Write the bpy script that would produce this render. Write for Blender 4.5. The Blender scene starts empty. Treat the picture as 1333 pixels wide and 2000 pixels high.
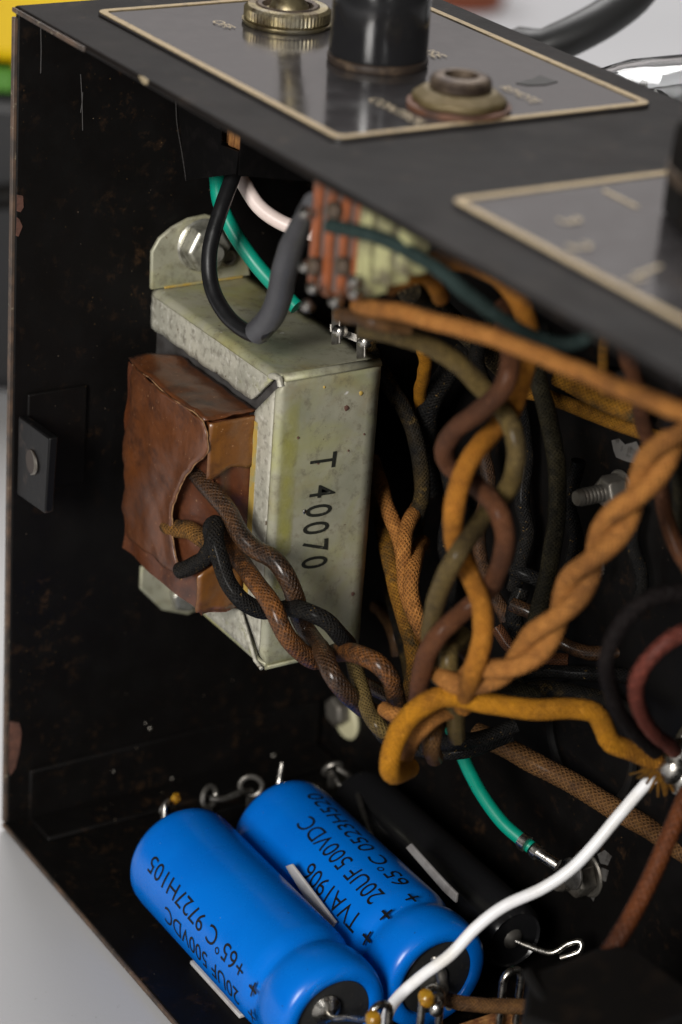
import bpy, bmesh, math, random
from mathutils import Vector, Matrix, noise

# ------------------------------------------------------------------ camera, light, exposure
S = 0.19                      # metres per scene unit (one unit = height of the chassis end wall)
scene = bpy.context.scene
col = scene.collection
FPX, IW, IH = 4846.8, 1333.0, 2000.0
CAM = Vector((2.33237, -1.09662, 1.63960))
RIGHT = Vector((0.52483557, 0.84846551, 0.06821944))
UP = Vector((-0.39296257, 0.17042057, 0.90362451))
FWD = Vector((-0.75506824, 0.50106197, -0.42285797))
cd = bpy.data.cameras.new('camera'); cam = bpy.data.objects.new('camera', cd); col.objects.link(cam)
m = Matrix((RIGHT, UP, -FWD)).transposed().to_4x4(); m.translation = CAM * S
cam.matrix_world = m
cd.sensor_fit = 'VERTICAL'; cd.sensor_height = 36.0; cd.lens = FPX / IH * 36.0
cd.clip_start = 0.01; cd.clip_end = 30
cd.dof.use_dof = True; cd.dof.focus_distance = 2.67 * S; cd.dof.aperture_fstop = 11.5
scene.camera = cam

w = bpy.data.worlds.new('World'); scene.world = w; w.use_nodes = True
w.node_tree.nodes['Background'].inputs[0].default_value = (1.0, 0.98, 0.95, 1)
w.node_tree.nodes['Background'].inputs[1].default_value = 0.042

def area(name, az, el, dist, sx, sy, power, colr, target=(0.35, 0.15, 0.4)):
    d = bpy.data.lights.new(name, 'AREA'); d.shape = 'RECTANGLE'; d.size = sx; d.size_y = sy
    d.energy = power; d.color = colr
    o = bpy.data.objects.new(name, d); col.objects.link(o)
    a, e = math.radians(az), math.radians(el)
    v = Vector((math.cos(a) * math.cos(e), math.sin(a) * math.cos(e), math.sin(e)))
    o.location = Vector(target) * S + v * dist
    o.rotation_euler = v.to_track_quat('Z', 'Y').to_euler()
    return o
area('softbox_key', -56, 25, 1.1, 0.26, 0.4, 13.5, (1.0, 0.97, 0.93))
area('softbox_side', -16, 24, 1.2, 0.12, 0.45, 1.3, (1.0, 0.98, 0.96))
area('softbox_overhead', 150, 64, 1.5, 0.9, 0.9, 24, (1.0, 0.98, 0.97), (-0.5, 1.0, 0))
area('added_back_light', 147, 27, 2.6, 1.9, 1.0, 2.7, (1.0, 0.92, 0.9), (-0.5, 1.0, 0))  # unseen light, added for the plate's reflection and to brighten the tabletop

scene.view_settings.view_transform = 'Standard'; scene.view_settings.look = 'None'
scene.view_settings.exposure = 0.0; scene.view_settings.gamma = 1.0
scene.cycles.max_bounces = 8; scene.cycles.transparent_max_bounces = 8

# ------------------------------------------------------------------ helpers
rnd = random.Random(7)
def ray(x, y): return RIGHT * ((x - IW / 2) / FPX) + UP * (-(y - IH / 2) / FPX) + FWD
def at(x, y, ax, v):                      # photograph point on an axis plane of the chassis
    d = ray(x, y); i = 'XYZ'.index(ax); return CAM + d * ((v - CAM[i]) / d[i])
def dp(x, y, depth): return CAM + ray(x, y) * depth

def lin(c):
    if isinstance(c, str):
        c = tuple(int(c[i:i + 2], 16) / 255 for i in (0, 2, 4))
        c = tuple(v / 12.92 if v <= .04045 else ((v + .055) / 1.055) ** 2.4 for v in c)
    return (c[0], c[1], c[2], 1)

def jit(*a): return noise.noise(Vector(a))

class NT:
    def __init__(s, name):
        s.m = bpy.data.materials.new(name); s.m.use_nodes = True
        s.t = s.m.node_tree; s.n = s.t.nodes; s.l = s.t.links; s.b = s.n['Principled BSDF']
    def new(s, typ, **kw):
        n = s.n.new(typ)
        for k, v in kw.items(): setattr(n, k, v)
        return n
    def noise(s, scale, detail=4, rough=.55, vec=None, dist=0):
        n = s.new('ShaderNodeTexNoise'); n.inputs['Scale'].default_value = scale
        n.inputs['Detail'].default_value = detail; n.inputs['Roughness'].default_value = rough
        n.inputs['Distortion'].default_value = dist
        if vec is None:
            if not hasattr(s, 'tc'): s.tc = s.new('ShaderNodeTexCoord')
            vec = s.tc.outputs['Object']
        s.l.new(vec, n.inputs['Vector']); return n.outputs['Fac']
    def ramp(s, f, lo, hi, a=0., b=1.):
        r = s.new('ShaderNodeMapRange'); r.clamp = True
        for k, v in zip(('From Min', 'From Max', 'To Min', 'To Max'), (lo, hi, a, b)): r.inputs[k].default_value = v
        s.l.new(f, r.inputs['Value']); return r.outputs['Result']
    def math(s, op, a, b=None):
        n = s.new('ShaderNodeMath', operation=op)
        for i, v in enumerate((a, b)):
            if v is None: continue
            if isinstance(v, (int, float)): n.inputs[i].default_value = v
            else: s.l.new(v, n.inputs[i])
        return n.outputs[0]
    def mix(s, f, a, b):
        n = s.new('ShaderNodeMix', data_type='RGBA')
        for i, v in zip((6, 7), (a, b)):
            if isinstance(v, tuple): n.inputs[i].default_value = v
            else: s.l.new(v, n.inputs[i])
        if isinstance(f, float): n.inputs[0].default_value = f
        else: s.l.new(f, n.inputs[0])
        return n.outputs[2]
    def bump(s, h, strength, dist=.0003, prev=None):
        n = s.new('ShaderNodeBump'); n.inputs['Strength'].default_value = strength; n.inputs['Distance'].default_value = dist
        s.l.new(h, n.inputs['Height'])
        if prev is not None: s.l.new(prev, n.inputs['Normal'])
        s.l.new(n.outputs[0], s.b.inputs['Normal']); return n.outputs[0]

def mat(name, base, rough=.5, metal=0., layers=(), bump=(), rvar=None, spec=.5, ior=None, coat=0., sss=0., trans=0.):
    k = NT(name); c = lin(base)
    for (lc, sc, lo, hi, *dt) in layers:
        f = k.ramp(k.noise(sc, dt[0] if dt else 5), lo, hi)
        c = k.mix(f, c, lin(lc))
    if isinstance(c, tuple): k.b.inputs['Base Color'].default_value = c
    else: k.l.new(c, k.b.inputs['Base Color'])
    k.b.inputs['Metallic'].default_value = metal
    k.b.inputs['Specular IOR Level'].default_value = spec
    k.b.inputs['Coat Weight'].default_value = coat
    k.b.inputs['Transmission Weight'].default_value = trans
    if ior: k.b.inputs['IOR'].default_value = ior
    if rvar: k.l.new(k.ramp(k.noise(rvar[0], 5), .3, .7, rvar[1], rvar[2]), k.b.inputs['Roughness'])
    else: k.b.inputs['Roughness'].default_value = rough
    prev = None
    for (sc, st, *ds) in bump: prev = k.bump(k.noise(sc, 5), st, ds[0] if ds else .0003, prev)
    return k.m

def cloth(name, c1, c2, dirt, dlo=.52, dhi=.7, flecks=None, rough=.75, n=12, gloss=0.):
    """braided cotton sleeve: helical threads over and under, from the tube's own UV"""
    k = NT(name); uv = k.new('ShaderNodeUVMap'); sp = k.new('ShaderNodeSeparateXYZ'); k.l.new(uv.outputs[0], sp.inputs[0])
    u = k.math('MULTIPLY', sp.outputs[0], 2 * math.pi * n); v = k.math('MULTIPLY', sp.outputs[1], 2 * math.pi * n * 1.05)
    v = k.math('ADD', v, k.math('MULTIPLY', k.noise(900, 2), 2.6))
    u = k.math('ADD', u, k.math('MULTIPLY', k.noise(350, 2), 3.0))
    s1 = k.math('SINE', k.math('ADD', u, v)); s2 = k.math('SINE', k.math('SUBTRACT', u, v))
    h = k.math('ADD', k.math('MULTIPLY', k.math('MAXIMUM', s1, s2), .6), .4)
    h = k.math('MULTIPLY', h, k.ramp(k.noise(1300, 3, .6), .3, .7, .55, 1.1))
    a = k.mix(k.ramp(k.noise(420, 6, .65), .38, .64), lin(c1), lin(c2))
    a = k.mix(k.ramp(k.noise(190, 6, .7), dlo, dhi), a, lin(dirt))
    a = k.mix(k.ramp(k.noise(70, 5, .6), .5, .72), a, lin(dirt))
    a = k.mix(k.math('MULTIPLY', k.ramp(k.noise(32, 4, .6), .47, .66), .8), a, lin(tuple(v_ * .55 for v_ in dirt)))
    a = k.mix(k.math('MULTIPLY', k.ramp(k.noise(1000, 5, .75), .5, .64), .6), a, lin(tuple(v_ * .4 for v_ in c2)))
    a = k.mix(k.math('MULTIPLY', k.ramp(k.noise(800, 5, .75), .56, .68), .6), a, lin(tuple(min(.8, v_ * 1.5 + .02) for v_ in c1)))
    if flecks: a = k.mix(k.ramp(k.noise(1500, 3, .6), flecks[1], flecks[1] + .05), a, lin(flecks[0]))
    g = k.new('ShaderNodeHueSaturation'); k.l.new(a, g.inputs['Color']); k.l.new(k.ramp(h, 0, 1, .55, 1.12), g.inputs['Value'])
    k.l.new(g.outputs[0], k.b.inputs['Base Color'])
    k.b.inputs['Roughness'].default_value = rough; k.b.inputs['Coat Weight'].default_value = gloss; k.b.inputs['Coat Roughness'].default_value = .22
    k.b.inputs['Specular IOR Level'].default_value = .08 if c1[0] < .035 else .22
    if gloss < .05:
        k.b.inputs['Sheen Weight'].default_value = .0
    p = k.bump(h, .8, .00035)
    p = k.bump(k.noise(1700, 4), .5, .0003, p)
    return k.m

class MB:
    """collects shapes (chassis units) into one mesh object"""
    def __init__(s): s.v = []; s.f = []; s.uv = []
    def add(s, vs, fs, uvs=None):
        o = len(s.v); s.v += [Vector(x) for x in vs]
        s.f += [tuple(i + o for i in f) for f in fs]
        s.uv += uvs if uvs else [[(0, 0)] * len(f) for f in fs]
        return s
    def box(s, x0, x1, y0, y1, z0, z1):
        return s.add([(x, y, z) for x in (x0, x1) for y in (y0, y1) for z in (z0, z1)],
                     [(0, 1, 3, 2), (4, 6, 7, 5), (0, 4, 5, 1), (2, 3, 7, 6), (0, 2, 6, 4), (1, 5, 7, 3)])
    def obox(s, c, ax, ay, az):            # centre and three half-extent vectors
        c, ax, ay, az = map(Vector, (c, ax, ay, az))
        return s.add([c + ax * i + ay * j + az * k for i in (-1, 1) for j in (-1, 1) for k in (-1, 1)],
                     [(0, 1, 3, 2), (4, 6, 7, 5), (0, 4, 5, 1), (2, 3, 7, 6), (0, 2, 6, 4), (1, 5, 7, 3)])
    def lathe(s, o, axis, prof, seg=32, phase=0., squash=None):
        o, axis = Vector(o), Vector(axis).normalized()
        a = axis.orthogonal().normalized(); b = axis.cross(a)
        base = len(s.v); vs = []; fs = []
        for (r, h) in prof:
            for i in range(seg):
                t = 2 * math.pi * i / seg + phase
                rr = r * (squash(i, h) if squash else 1)
                vs.append(o + axis * h + (a * math.cos(t) + b * math.sin(t)) * rr)
        n = len(prof)
        for j in range(n - 1):
            for i in range(seg):
                i2 = (i + 1) % seg
                fs.append((j * seg + i, j * seg + i2, (j + 1) * seg + i2, (j + 1) * seg + i))
        fs.append(tuple(range(seg - 1, -1, -1))); fs.append(tuple((n - 1) * seg + i for i in range(seg)))
        return s.add(vs, fs)
    def prism(s, poly, d):                 # planar polygon pushed along d
        d = Vector(d); n = len(poly); p = [Vector(q) for q in poly]
        fs = [tuple(range(n - 1, -1, -1)), tuple(range(n, 2 * n))]
        fs += [(i, (i + 1) % n, n + (i + 1) % n, n + i) for i in range(n)]
        return s.add(p + [q + d for q in p], fs)
    def tube(s, pts, r, seg=14, cap=True, taper=None, rough=0., seed=0):
        n = len(pts); T = [(pts[min(i + 1, n - 1)] - pts[max(i - 1, 0)]).normalized() for i in range(n)]
        a = T[0].orthogonal().normalized(); vs = []; L = 0; Ls = []; offs = []
        for i in range(n):
            if i:
                L += (pts[i] - pts[i - 1]).length
                a = (a - T[i] * a.dot(T[i])).normalized()
            Ls.append(L); b = T[i].cross(a)
            rr = r * (taper(i / (n - 1)) if taper else 1)
            if rough: rr *= 1 + rough * noise.noise(Vector((L / r * .35, seed * 3.1, 0)))
            for j in range(seg):
                t = 2 * math.pi * j / seg
                k = 1 + (rough * .6 * noise.noise(Vector((L / r * .6, math.cos(t) * 1.2 + seed, math.sin(t) * 1.2))) if rough else 0)
                vs.append(pts[i] + (a * math.cos(t) + b * math.sin(t)) * rr * k)
        fs, uv = [], []; c = 2 * math.pi * r
        for i in range(n - 1):
            for j in range(seg):
                j2 = (j + 1) % seg
                fs.append((i * seg + j, i * seg + j2, (i + 1) * seg + j2, (i + 1) * seg + j))
                uv.append([(j / seg, Ls[i] / c), ((j + 1) / seg, Ls[i] / c), ((j + 1) / seg, Ls[i + 1] / c), (j / seg, Ls[i + 1] / c)])
        if cap:
            fs.append(tuple(range(seg - 1, -1, -1))); uv.append([(0, 0)] * seg)
            fs.append(tuple((n - 1) * seg + j for j in range(seg))); uv.append([(0, 0)] * seg)
        return s.add(vs, fs, uv)
    def build(s, name, material, parent=None, smooth=True, bevel=0., ang=35, sub=0, uv=False):
        lo = Vector([min(v[i] for v in s.v) for i in range(3)]); hi = Vector([max(v[i] for v in s.v) for i in range(3)])
        org = Vector(((lo.x + hi.x) / 2, (lo.y + hi.y) / 2, lo.z)) * S
        me = bpy.data.meshes.new(name)
        me.from_pydata([v * S - org for v in s.v], [], s.f)
        if uv:
            l = me.uv_layers.new(name='UVMap'); i = 0
            for f in s.uv:
                for q in f: l.data[i].uv = q; i += 1
        me.materials.append(material)
        o = bpy.data.objects.new(name, me); col.objects.link(o)
        if bevel:
            b = o.modifiers.new('bevel', 'BEVEL'); b.width = bevel * S; b.segments = 2; b.limit_method = 'ANGLE'; b.angle_limit = math.radians(ang)
        if sub:
            b = o.modifiers.new('subdivision', 'SUBSURF'); b.levels = sub; b.render_levels = sub
        if smooth:
            me.shade_smooth(); me.set_sharp_from_angle(angle=math.radians(ang + 8))
        place(o, org, parent)
        return o

ORG = {}
def place(o, org, parent):
    ORG[o.name] = org.copy(); o.location = org
    if parent is not None:
        o.parent = parent; o.location = org - ORG[parent.name]
def tag(o, label, cat, group=None):
    o['label'] = label; o['category'] = cat
    if group: o['group'] = group
    return o
def thing(name, base, label, cat, group=None):
    o = bpy.data.objects.new(name, None); o.empty_display_size = .01; col.objects.link(o)
    place(o, Vector(base) * S, None); return tag(o, label, cat, group)
def structure(o): o['kind'] = 'structure'; return o

def spline(pts, step=.006):
    """Catmull-Rom through the points, evenly resampled"""
    p = [Vector(q) for q in pts]
    if len(p) == 2: p = [p[0], (p[0] + p[1]) / 2, p[1]]
    p = [p[0] * 2 - p[1]] + p + [p[-1] * 2 - p[-2]]; out = []
    for i in range(1, len(p) - 2):
        a, b, c, d = p[i - 1:i + 3]
        n = max(3, int((c - b).length / step))
        for j in range(n):
            t = j / n
            out.append(.5 * ((2 * b) + (c - a) * t + (2 * a - 5 * b + 4 * c - d) * t * t + (3 * b - a - 3 * c + d) * t ** 3))
    out.append(p[-2]); return out

def font_mesh(txt, size, sx=1., bold=0.):
    cu = bpy.data.curves.new('lettering', 'FONT'); cu.body = txt; cu.size = size; cu.resolution_u = 4; cu.offset = bold
    o = bpy.data.objects.new('lettering', cu); col.objects.link(o)
    dg = bpy.context.evaluated_depsgraph_get(); me = o.evaluated_get(dg).to_mesh()
    vs = [(v.co.x * sx, v.co.y) for v in me.vertices]; fs = [tuple(f.vertices) for f in me.polygons]
    o.evaluated_get(dg).to_mesh_clear(); bpy.data.objects.remove(o); bpy.data.curves.remove(cu)
    return vs, fs
def text_on(txt, org, ux, uy, size, material, parent, lift=.0012, sx=1., name='lettering', map3=None, bold=0.):
    vs, fs = font_mesh(txt, size, sx, bold); org, ux, uy = Vector(org), Vector(ux), Vector(uy); n = ux.cross(uy)
    b = MB()
    if map3: b.add([map3(x, y) for x, y in vs], fs)
    else: b.add([org + ux * x + uy * y + n * lift for x, y in vs], fs)
    return b.build(name, material, parent, smooth=False)

# ------------------------------------------------------------------ materials
def chassis_paint():
    k = NT('black chassis enamel'); c = lin((.0045, .0040, .0038))
    cl = k.ramp(k.noise(38, 4), .46, .66)                       # where the brown grime gathers
    c = k.mix(k.math('MULTIPLY', k.ramp(k.noise(300, 6, .7), .55, .75), cl), c, lin((.045, .024, .012)))
    fl = k.math('MULTIPLY', k.ramp(k.noise(1500, 2, .5), .725, .76), k.ramp(cl, 0, 1, .12, .9))
    c = k.mix(fl, c, lin((.17, .10, .042)))
    fl2 = k.ramp(k.noise(1300, 1, .5), .80, .83)
    c = k.mix(fl2, c, lin((.22, .17, .12)))
    k.l.new(c, k.b.inputs['Base Color'])
    k.l.new(k.ramp(k.noise(120, 5), .3, .7, .34, .62), k.b.inputs['Roughness'])
    k.b.inputs['Specular IOR Level'].default_value = .11
    k.bump(k.noise(700, 5), .22, .0002); return k.m
BLACK = chassis_paint()
PANEL = mat('satin black panel paint', (.0068, .0053, .0046), rough=.5, layers=[((.013, .010, .0082), 60, .45, .75), ((.03, .022, .016), 260, .6, .75), ((.12, .09, .06), 1300, .73, .76, 2)], rvar=(90, .42, .58), bump=[(1500, .2)], spec=.08)
EDGE = mat('worn sheet metal edge', (.045, .034, .027), rough=.55, layers=[((.10, .062, .04), 160, .42, .6), ((.2, .17, .12), 700, .62, .72)], bump=[(500, .4)])
RUST = mat('rusty bare steel', (.07, .03, .02), rough=.8, layers=[((.12, .05, .032), 400, .4, .6), ((.05, .03, .025), 250, .55, .7)], bump=[(900, .5)])
BAREMETAL = mat('scraped grey steel', (.2, .19, .18), rough=.45, metal=.6, layers=[((.05, .04, .035), 350, .5, .65)], bump=[(700, .4)])
SCRATCH = mat('fine grey scratch', (.035, .032, .03), rough=.5)
PLATE = mat('glossy black anodised plate', (.034, .031, .032), rough=.14, layers=[((.03, .028, .028), 90, .5, .7), ((.02, .018, .017), 700, .66, .72)], rvar=(200, .1, .2), spec=1.0, ior=1.9)
GOLD = mat('brassy plate lettering', (.33, .25, .135), rough=.42, metal=.35, layers=[((.2, .15, .09), 500, .5, .7)])
GOLDDIM = mat('worn brassy lettering', (.34, .27, .16), rough=.5, metal=.2, layers=[((.2, .155, .1), 800, .55, .7)])
BRASS = mat('dull nickel brass', (.30, .25, .14), rough=.35, metal=.85, layers=[((.11, .08, .045), 300, .46, .62), ((.36, .33, .25), 160, .55, .7)], rvar=(250, .25, .5), bump=[(900, .2)])
DARKBROWN = mat('dark brown grime and hole shade', (.03, .02, .014), rough=.5, layers=[((.08, .055, .035), 300, .55, .7)])
TARN = mat('tarnished brown brass', (.11, .08, .055), rough=.55, metal=.5, layers=[((.045, .03, .022), 300, .42, .62)], bump=[(800, .4)])
OLIVEBRASS = mat('greenish brass nut', (.115, .085, .036), rough=.6, metal=.35, layers=[((.16, .12, .06), 250, .5, .7)], bump=[(600, .3)])
FIBRE = mat('red fibre washer', (.11, .042, .018), rough=.7, layers=[((.05, .022, .012), 300, .45, .65)])
BAKE = mat('black bakelite', (.012, .012, .013), rough=.16, rvar=(300, .12, .26), bump=[(400, .06)])
BAKEDULL = mat('dull black bakelite', (.005, .0046, .0044), rough=.6, layers=[((.011, .008, .006), 200, .5, .7)], spec=.15)
def galvanised():
    k = NT('zinc plated steel'); c = k.mix(k.ramp(k.noise(90, 6, .6), .4, .66), lin((.375, .36, .27)), lin((.28, .28, .20)))
    c = k.mix(k.ramp(k.noise(45, 5, .6, dist=.6), .45, .72), c, lin((.34, .335, .115)))
    c = k.mix(k.math('MULTIPLY', k.ramp(k.noise(55, 6, .65, dist=.8), .52, .72), .6), c, lin((.27, .2, .085)))
    c = k.mix(k.ramp(k.noise(330, 7, .75), .52, .72), c, lin((.17, .15, .10)))
    c = k.mix(k.ramp(k.noise(900, 3, .6), .70, .75), c, lin((.12, .07, .03)))
    c = k.mix(k.ramp(k.noise(260, 4, .6), .69, .73), c, lin((.66, .64, .6)))
    k.l.new(c, k.b.inputs['Base Color']); k.b.inputs['Metallic'].default_value = .2
    k.l.new(k.ramp(k.noise(200, 5), .3, .7, .36, .6), k.b.inputs['Roughness'])
    k.bump(k.noise(800, 6, .6), .22, .0002); return k.m
ZINC = galvanised()
ZINCW = mat('weathered zinc lip', (.47, .45, .37), rough=.55, metal=.15, layers=[((.33, .32, .26), 120, .40, .66, 8), ((.22, .205, .165), 520, .50, .68, 8), ((.56, .54, .47), 700, .55, .70, 6), ((.34, .34, .10), 60, .58, .70), ((.09, .065, .04), 420, .66, .72)], bump=[(900, .5), (300, .3)])
YELLOWRUB = mat('yellow chromate stain', (.4, .27, .06), rough=.55, layers=[((.3, .28, .15), 300, .5, .65)])
LAM = mat('steel lamination stack', (.085, .08, .078), rough=.6, metal=.4, layers=[((.05, .045, .042), 200, .45, .65)])
INK = mat('black ink', (.006, .006, .006), rough=.5, spec=.3)
STAMP = mat('faded stamp ink', (.012, .013, .009), rough=.6, layers=[((.10, .10, .08), 900, .6, .75)])
def paper(name, c1, c2, c3):
    k = NT(name); c = k.mix(k.ramp(k.noise(75, 6, .6, dist=.5), .38, .64), lin(c1), lin(c2))
    c = k.mix(k.ramp(k.noise(140, 5, .7), .52, .72), c, lin(c3))
    c = k.mix(k.ramp(k.noise(1300, 2), .70, .74), c, lin((.3, .16, .08)))
    c = k.mix(k.math('MULTIPLY', k.ramp(k.noise(500, 6, .75), .5, .7), .5), c, lin(c3))
    k.l.new(c, k.b.inputs['Base Color']); k.l.new(k.ramp(k.noise(130, 5), .3, .7, .38, .6), k.b.inputs['Roughness'])
    k.b.inputs['Coat Weight'].default_value = .55; k.b.inputs['Coat Roughness'].default_value = .25
    p = k.bump(k.noise(120, 4), .45, .0012); k.bump(k.noise(900, 4), .2, .0002, p); return k.m
KRAFT = paper('varnished brown kraft paper', (.075, .023, .0065), (.12, .036, .008), (.03, .011, .0055))
KRAFT2 = paper('amber inner coil paper', (.10, .028, .007), (.07, .019, .006), (.03, .009, .004))
KRAFT3 = paper('amber translucent coil paper', (.165, .062, .009), (.11, .037, .008), (.055, .018, .006))
TORN = mat('pale torn paper edge', (.26, .14, .06), rough=.8, layers=[((.09, .035, .012), 400, .42, .58)])
BLUE = mat('blue capacitor sleeve', (.0, .15, .62), rough=.27, layers=[((.0, .135, .58), 60, .4, .6), ((.10, .22, .5), 1500, .76, .79, 2), ((.02, .06, .2), 1100, .78, .8, 1)], rvar=(150, .22, .32), bump=[(250, .04)], spec=.35)
DISC = mat('black fibre end disc', (.012, .012, .012), rough=.7, layers=[((.03, .026, .02), 900, .6, .7)], bump=[(900, .3)])
GREYDISC = mat('grey fibre end disc', (.09, .088, .086), rough=.6, layers=[((.02, .02, .02), 400, .5, .65)], bump=[(600, .3)])
TIN = mat('tinned metal', (.5, .48, .44), rough=.25, metal=1., layers=[((.25, .23, .2), 400, .5, .68)], rvar=(500, .15, .42), bump=[(700, .25)])
TINDULL = mat('dull tinned metal', (.27, .255, .23), rough=.4, metal=.85, layers=[((.09, .08, .068), 350, .46, .66)], bump=[(700, .35)])
STEEL = mat('dull steel screw', (.2, .185, .16), rough=.45, metal=.7, layers=[((.14, .12, .1), 350, .48, .66)], bump=[(600, .3)])
ZNUT = mat('zinc hex nut', (.48, .47, .41), rough=.38, metal=.75, layers=[((.22, .21, .17), 350, .48, .66)], bump=[(500, .25)])
FLUX = mat('amber rosin flux', (.45, .24, .02), rough=.12, trans=.35, layers=[((.25, .1, .01), 500, .45, .6)])
WHITE = mat('white foam pad', (.5, .49, .48), rough=.7, layers=[((.38, .36, .35), 200, .45, .7)], bump=[(600, .3)])
FISH = mat('black fish paper', (.003, .0028, .0028), rough=.5, layers=[((.006, .005, .005), 300, .5, .7)], bump=[(700, .2)], spec=.1)
PHEN = mat('brown phenolic layers', (.36, .17, .055), rough=.55, layers=[((.16, .06, .02), 500, .42, .6)], bump=[(900, .3)])
PHENR = mat('red brown phenolic spacer', (.25, .068, .02), rough=.5, layers=[((.09, .035, .015), 250, .45, .65)])
PALEF = mat('pale green fibre spacer', (.34, .33, .16), rough=.6, layers=[((.10, .085, .05), 220, .42, .62)])
GREYLEAF = mat('grey leaf spring', (.13, .115, .105), rough=.5, metal=.4)
PVCG = mat('green vinyl insulation', (.0, .25, .165), rough=.38, rvar=(300, .3, .45))
PVCW = mat('white vinyl insulation', (.8, .8, .81), rough=.36, layers=[((.66, .63, .57), 90, .52, .75), ((.35, .3, .24), 700, .72, .76)], bump=[(300, .15)])
PVCP = mat('off white vinyl insulation', (.74, .62, .57), rough=.4, layers=[((.68, .55, .5), 100, .4, .6)])
PVCB = mat('black vinyl insulation', (.007, .007, .0075), rough=.32, rvar=(300, .25, .42), bump=[(500, .1)])
SHRINK = mat('dark grey heat shrink sleeve', (.055, .055, .06), rough=.42, layers=[((.06, .06, .065), 200, .45, .6)], bump=[(600, .2)])
CORD = mat('black rubber cord', (.02, .02, .02), rough=.45, bump=[(600, .1)])
C_ORANGE = cloth('orange cotton wire', (.47, .185, .018), (.38, .14, .014), (.15, .055, .009), .58, .8)
C_TAN = cloth('tan cotton wire', (.42, .175, .038), (.33, .128, .027), (.12, .046, .012), .55, .76, n=10)
C_MUST = cloth('mustard cotton wire', (.48, .2, .007), (.41, .165, .006), (.22, .08, .008), .55, .78)
C_MUSTD = cloth('dirty mustard cotton wire', (.30, .135, .010), (.22, .09, .008), (.05, .036, .014), .5, .66)
C_BROWN = cloth('brown cotton wire', (.145, .068, .019), (.095, .042, .013), (.03, .015, .007), .52, .72, gloss=.15)
C_DBROWN = cloth('dark glossy brown cotton wire', (.10, .045, .016), (.048, .022, .010), (.013, .008, .005), .48, .66, gloss=.5, rough=.5)
C_RUSTY = cloth('brown to rust cotton wire', (.22, .08, .016), (.075, .032, .012), (.02, .011, .006), .5, .66, gloss=.3, rough=.55)
C_BRICK = cloth('reddish brown cotton wire', (.125, .045, .015), (.095, .032, .011), (.04, .015, .007), .55, .8, gloss=.07)
C_RED = cloth('brick red rubber wire', (.14, .032, .02), (.11, .025, .016), (.05, .017, .012), .6, .8, n=4, gloss=.05)
C_OLIVE = cloth('olive cotton wire', (.16, .108, .03), (.11, .072, .021), (.05, .034, .015), .52, .75, gloss=.15)
C_BLACK = cloth('black cotton wire', (.012, .0115, .011), (.008, .0078, .008), (.022, .019, .015), .5, .72, flecks=((.2, .12, .035), .66), gloss=.05, rough=.6)
C_BLACKG = cloth('black cotton wire with golden threads', (.016, .014, .011), (.010, .0095, .009), (.16, .10, .028), .56, .66, gloss=.06)
C_SPECK = cloth('grey speckled cotton wire', (.032, .027, .02), (.018, .016, .014), (.11, .08, .038), .5, .64, flecks=((.35, .25, .12), .62))
C_DULLB = cloth('dull black brown wire', (.0095, .007, .0068), (.008, .006, .006), (.014, .011, .010), .5, .75, n=4)
C_OLIVEB = cloth('black olive cotton wire', (.03, .026, .015), (.016, .0145, .011), (.065, .053, .026), .5, .72, gloss=.06, rough=.7)
C_TEAL = cloth('dull teal wire', (.026, .043, .04), (.022, .037, .034), (.016, .025, .023), .5, .8, n=4)
C_SLEEVE = cloth('glossy reddish brown sleeve', (.15, .042, .010), (.12, .033, .009), (.07, .02, .007), .55, .8, n=7, gloss=.2, rough=.5)
C_GOLDB = cloth('golden black cotton wire', (.22, .10, .018), (.13, .062, .014), (.02, .013, .007), .46, .62, n=11)
GLASS = mat('clear tube glass', (.97, .98, .98), rough=.0, trans=1., ior=1.46)
MICA = mat('grey mica', (.55, .54, .52), rough=.3)
ANODE = mat('grey tube anode', (.1, .1, .1), rough=.5, metal=.5)
GROUND = mat('grey seamless paper', (.47, .47, .48), rough=.8, layers=[((.44, .44, .45), 6, .4, .6), ((.4, .4, .4), 500, .68, .74)], bump=[(900, .1)])
YELLOW = mat('yellow plastic', (.88, .62, .0), rough=.45, layers=[((.7, .45, .0), 10, .4, .6)])
GREEN = mat('green plastic', (.07, .22, .02), rough=.5)
DARKPL = mat('charcoal plastic', (.007, .007, .008), rough=.5, layers=[((.011, .011, .012), 12, .45, .6)])
REDPL = mat('red brown paint', (.33, .08, .03), rough=.5)

# ------------------------------------------------------------------ setting
g = MB(); n = 24
g.box(-14, 12, -10, 16, -.12, -.012)
structure(g.build('tabletop', GROUND, smooth=False))

# ------------------------------------------------------------------ chassis
D, XR, T = .462, 1.42, .0075
ch = thing('chassis', (.7, .23, 0), 'open black steel amplifier chassis standing on its side wall, seen from underneath', 'chassis')
b = MB(); b.box(-T, XR, 0, D + T, 1 - T, 1.0); b.build('top_panel', PANEL, ch, bevel=.003)
b = MB(); b.box(-T, 0, 0.002, D, 0, 1 - T); b.build('end_wall', BLACK, ch, bevel=.002)
b = MB(); b.box(-T, XR, 0, D + T, -T, 0); b.build('side_wall', BLACK, ch, bevel=.002)
b = MB(); b.box(-T, XR, D, D + T, 0.0005, 1 - T - .0005); b.build('deck', BLACK, ch)
b = MB(); b.box(XR - T, XR, 0.002, D - .0005, 0.0005, 1 - T - .0005); b.build('end_wall', BLACK, ch)
# worn front edges
b = MB(); b.box(-T - .0006, -.0012, -.0022, .0028, .002, .988)
b.build('worn_edge', EDGE, ch, bevel=.001)
b = MB(); b.box(-T, .62, -.0022, .0016, -T, -.0012); b.build('worn_edge', EDGE, ch, bevel=.001)
b = MB(); b.box(-T, .16, -.0022, .001, 1 - T * .9, 1 - T * .25); b.build('worn_edge', EDGE, ch, bevel=.001)
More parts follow.
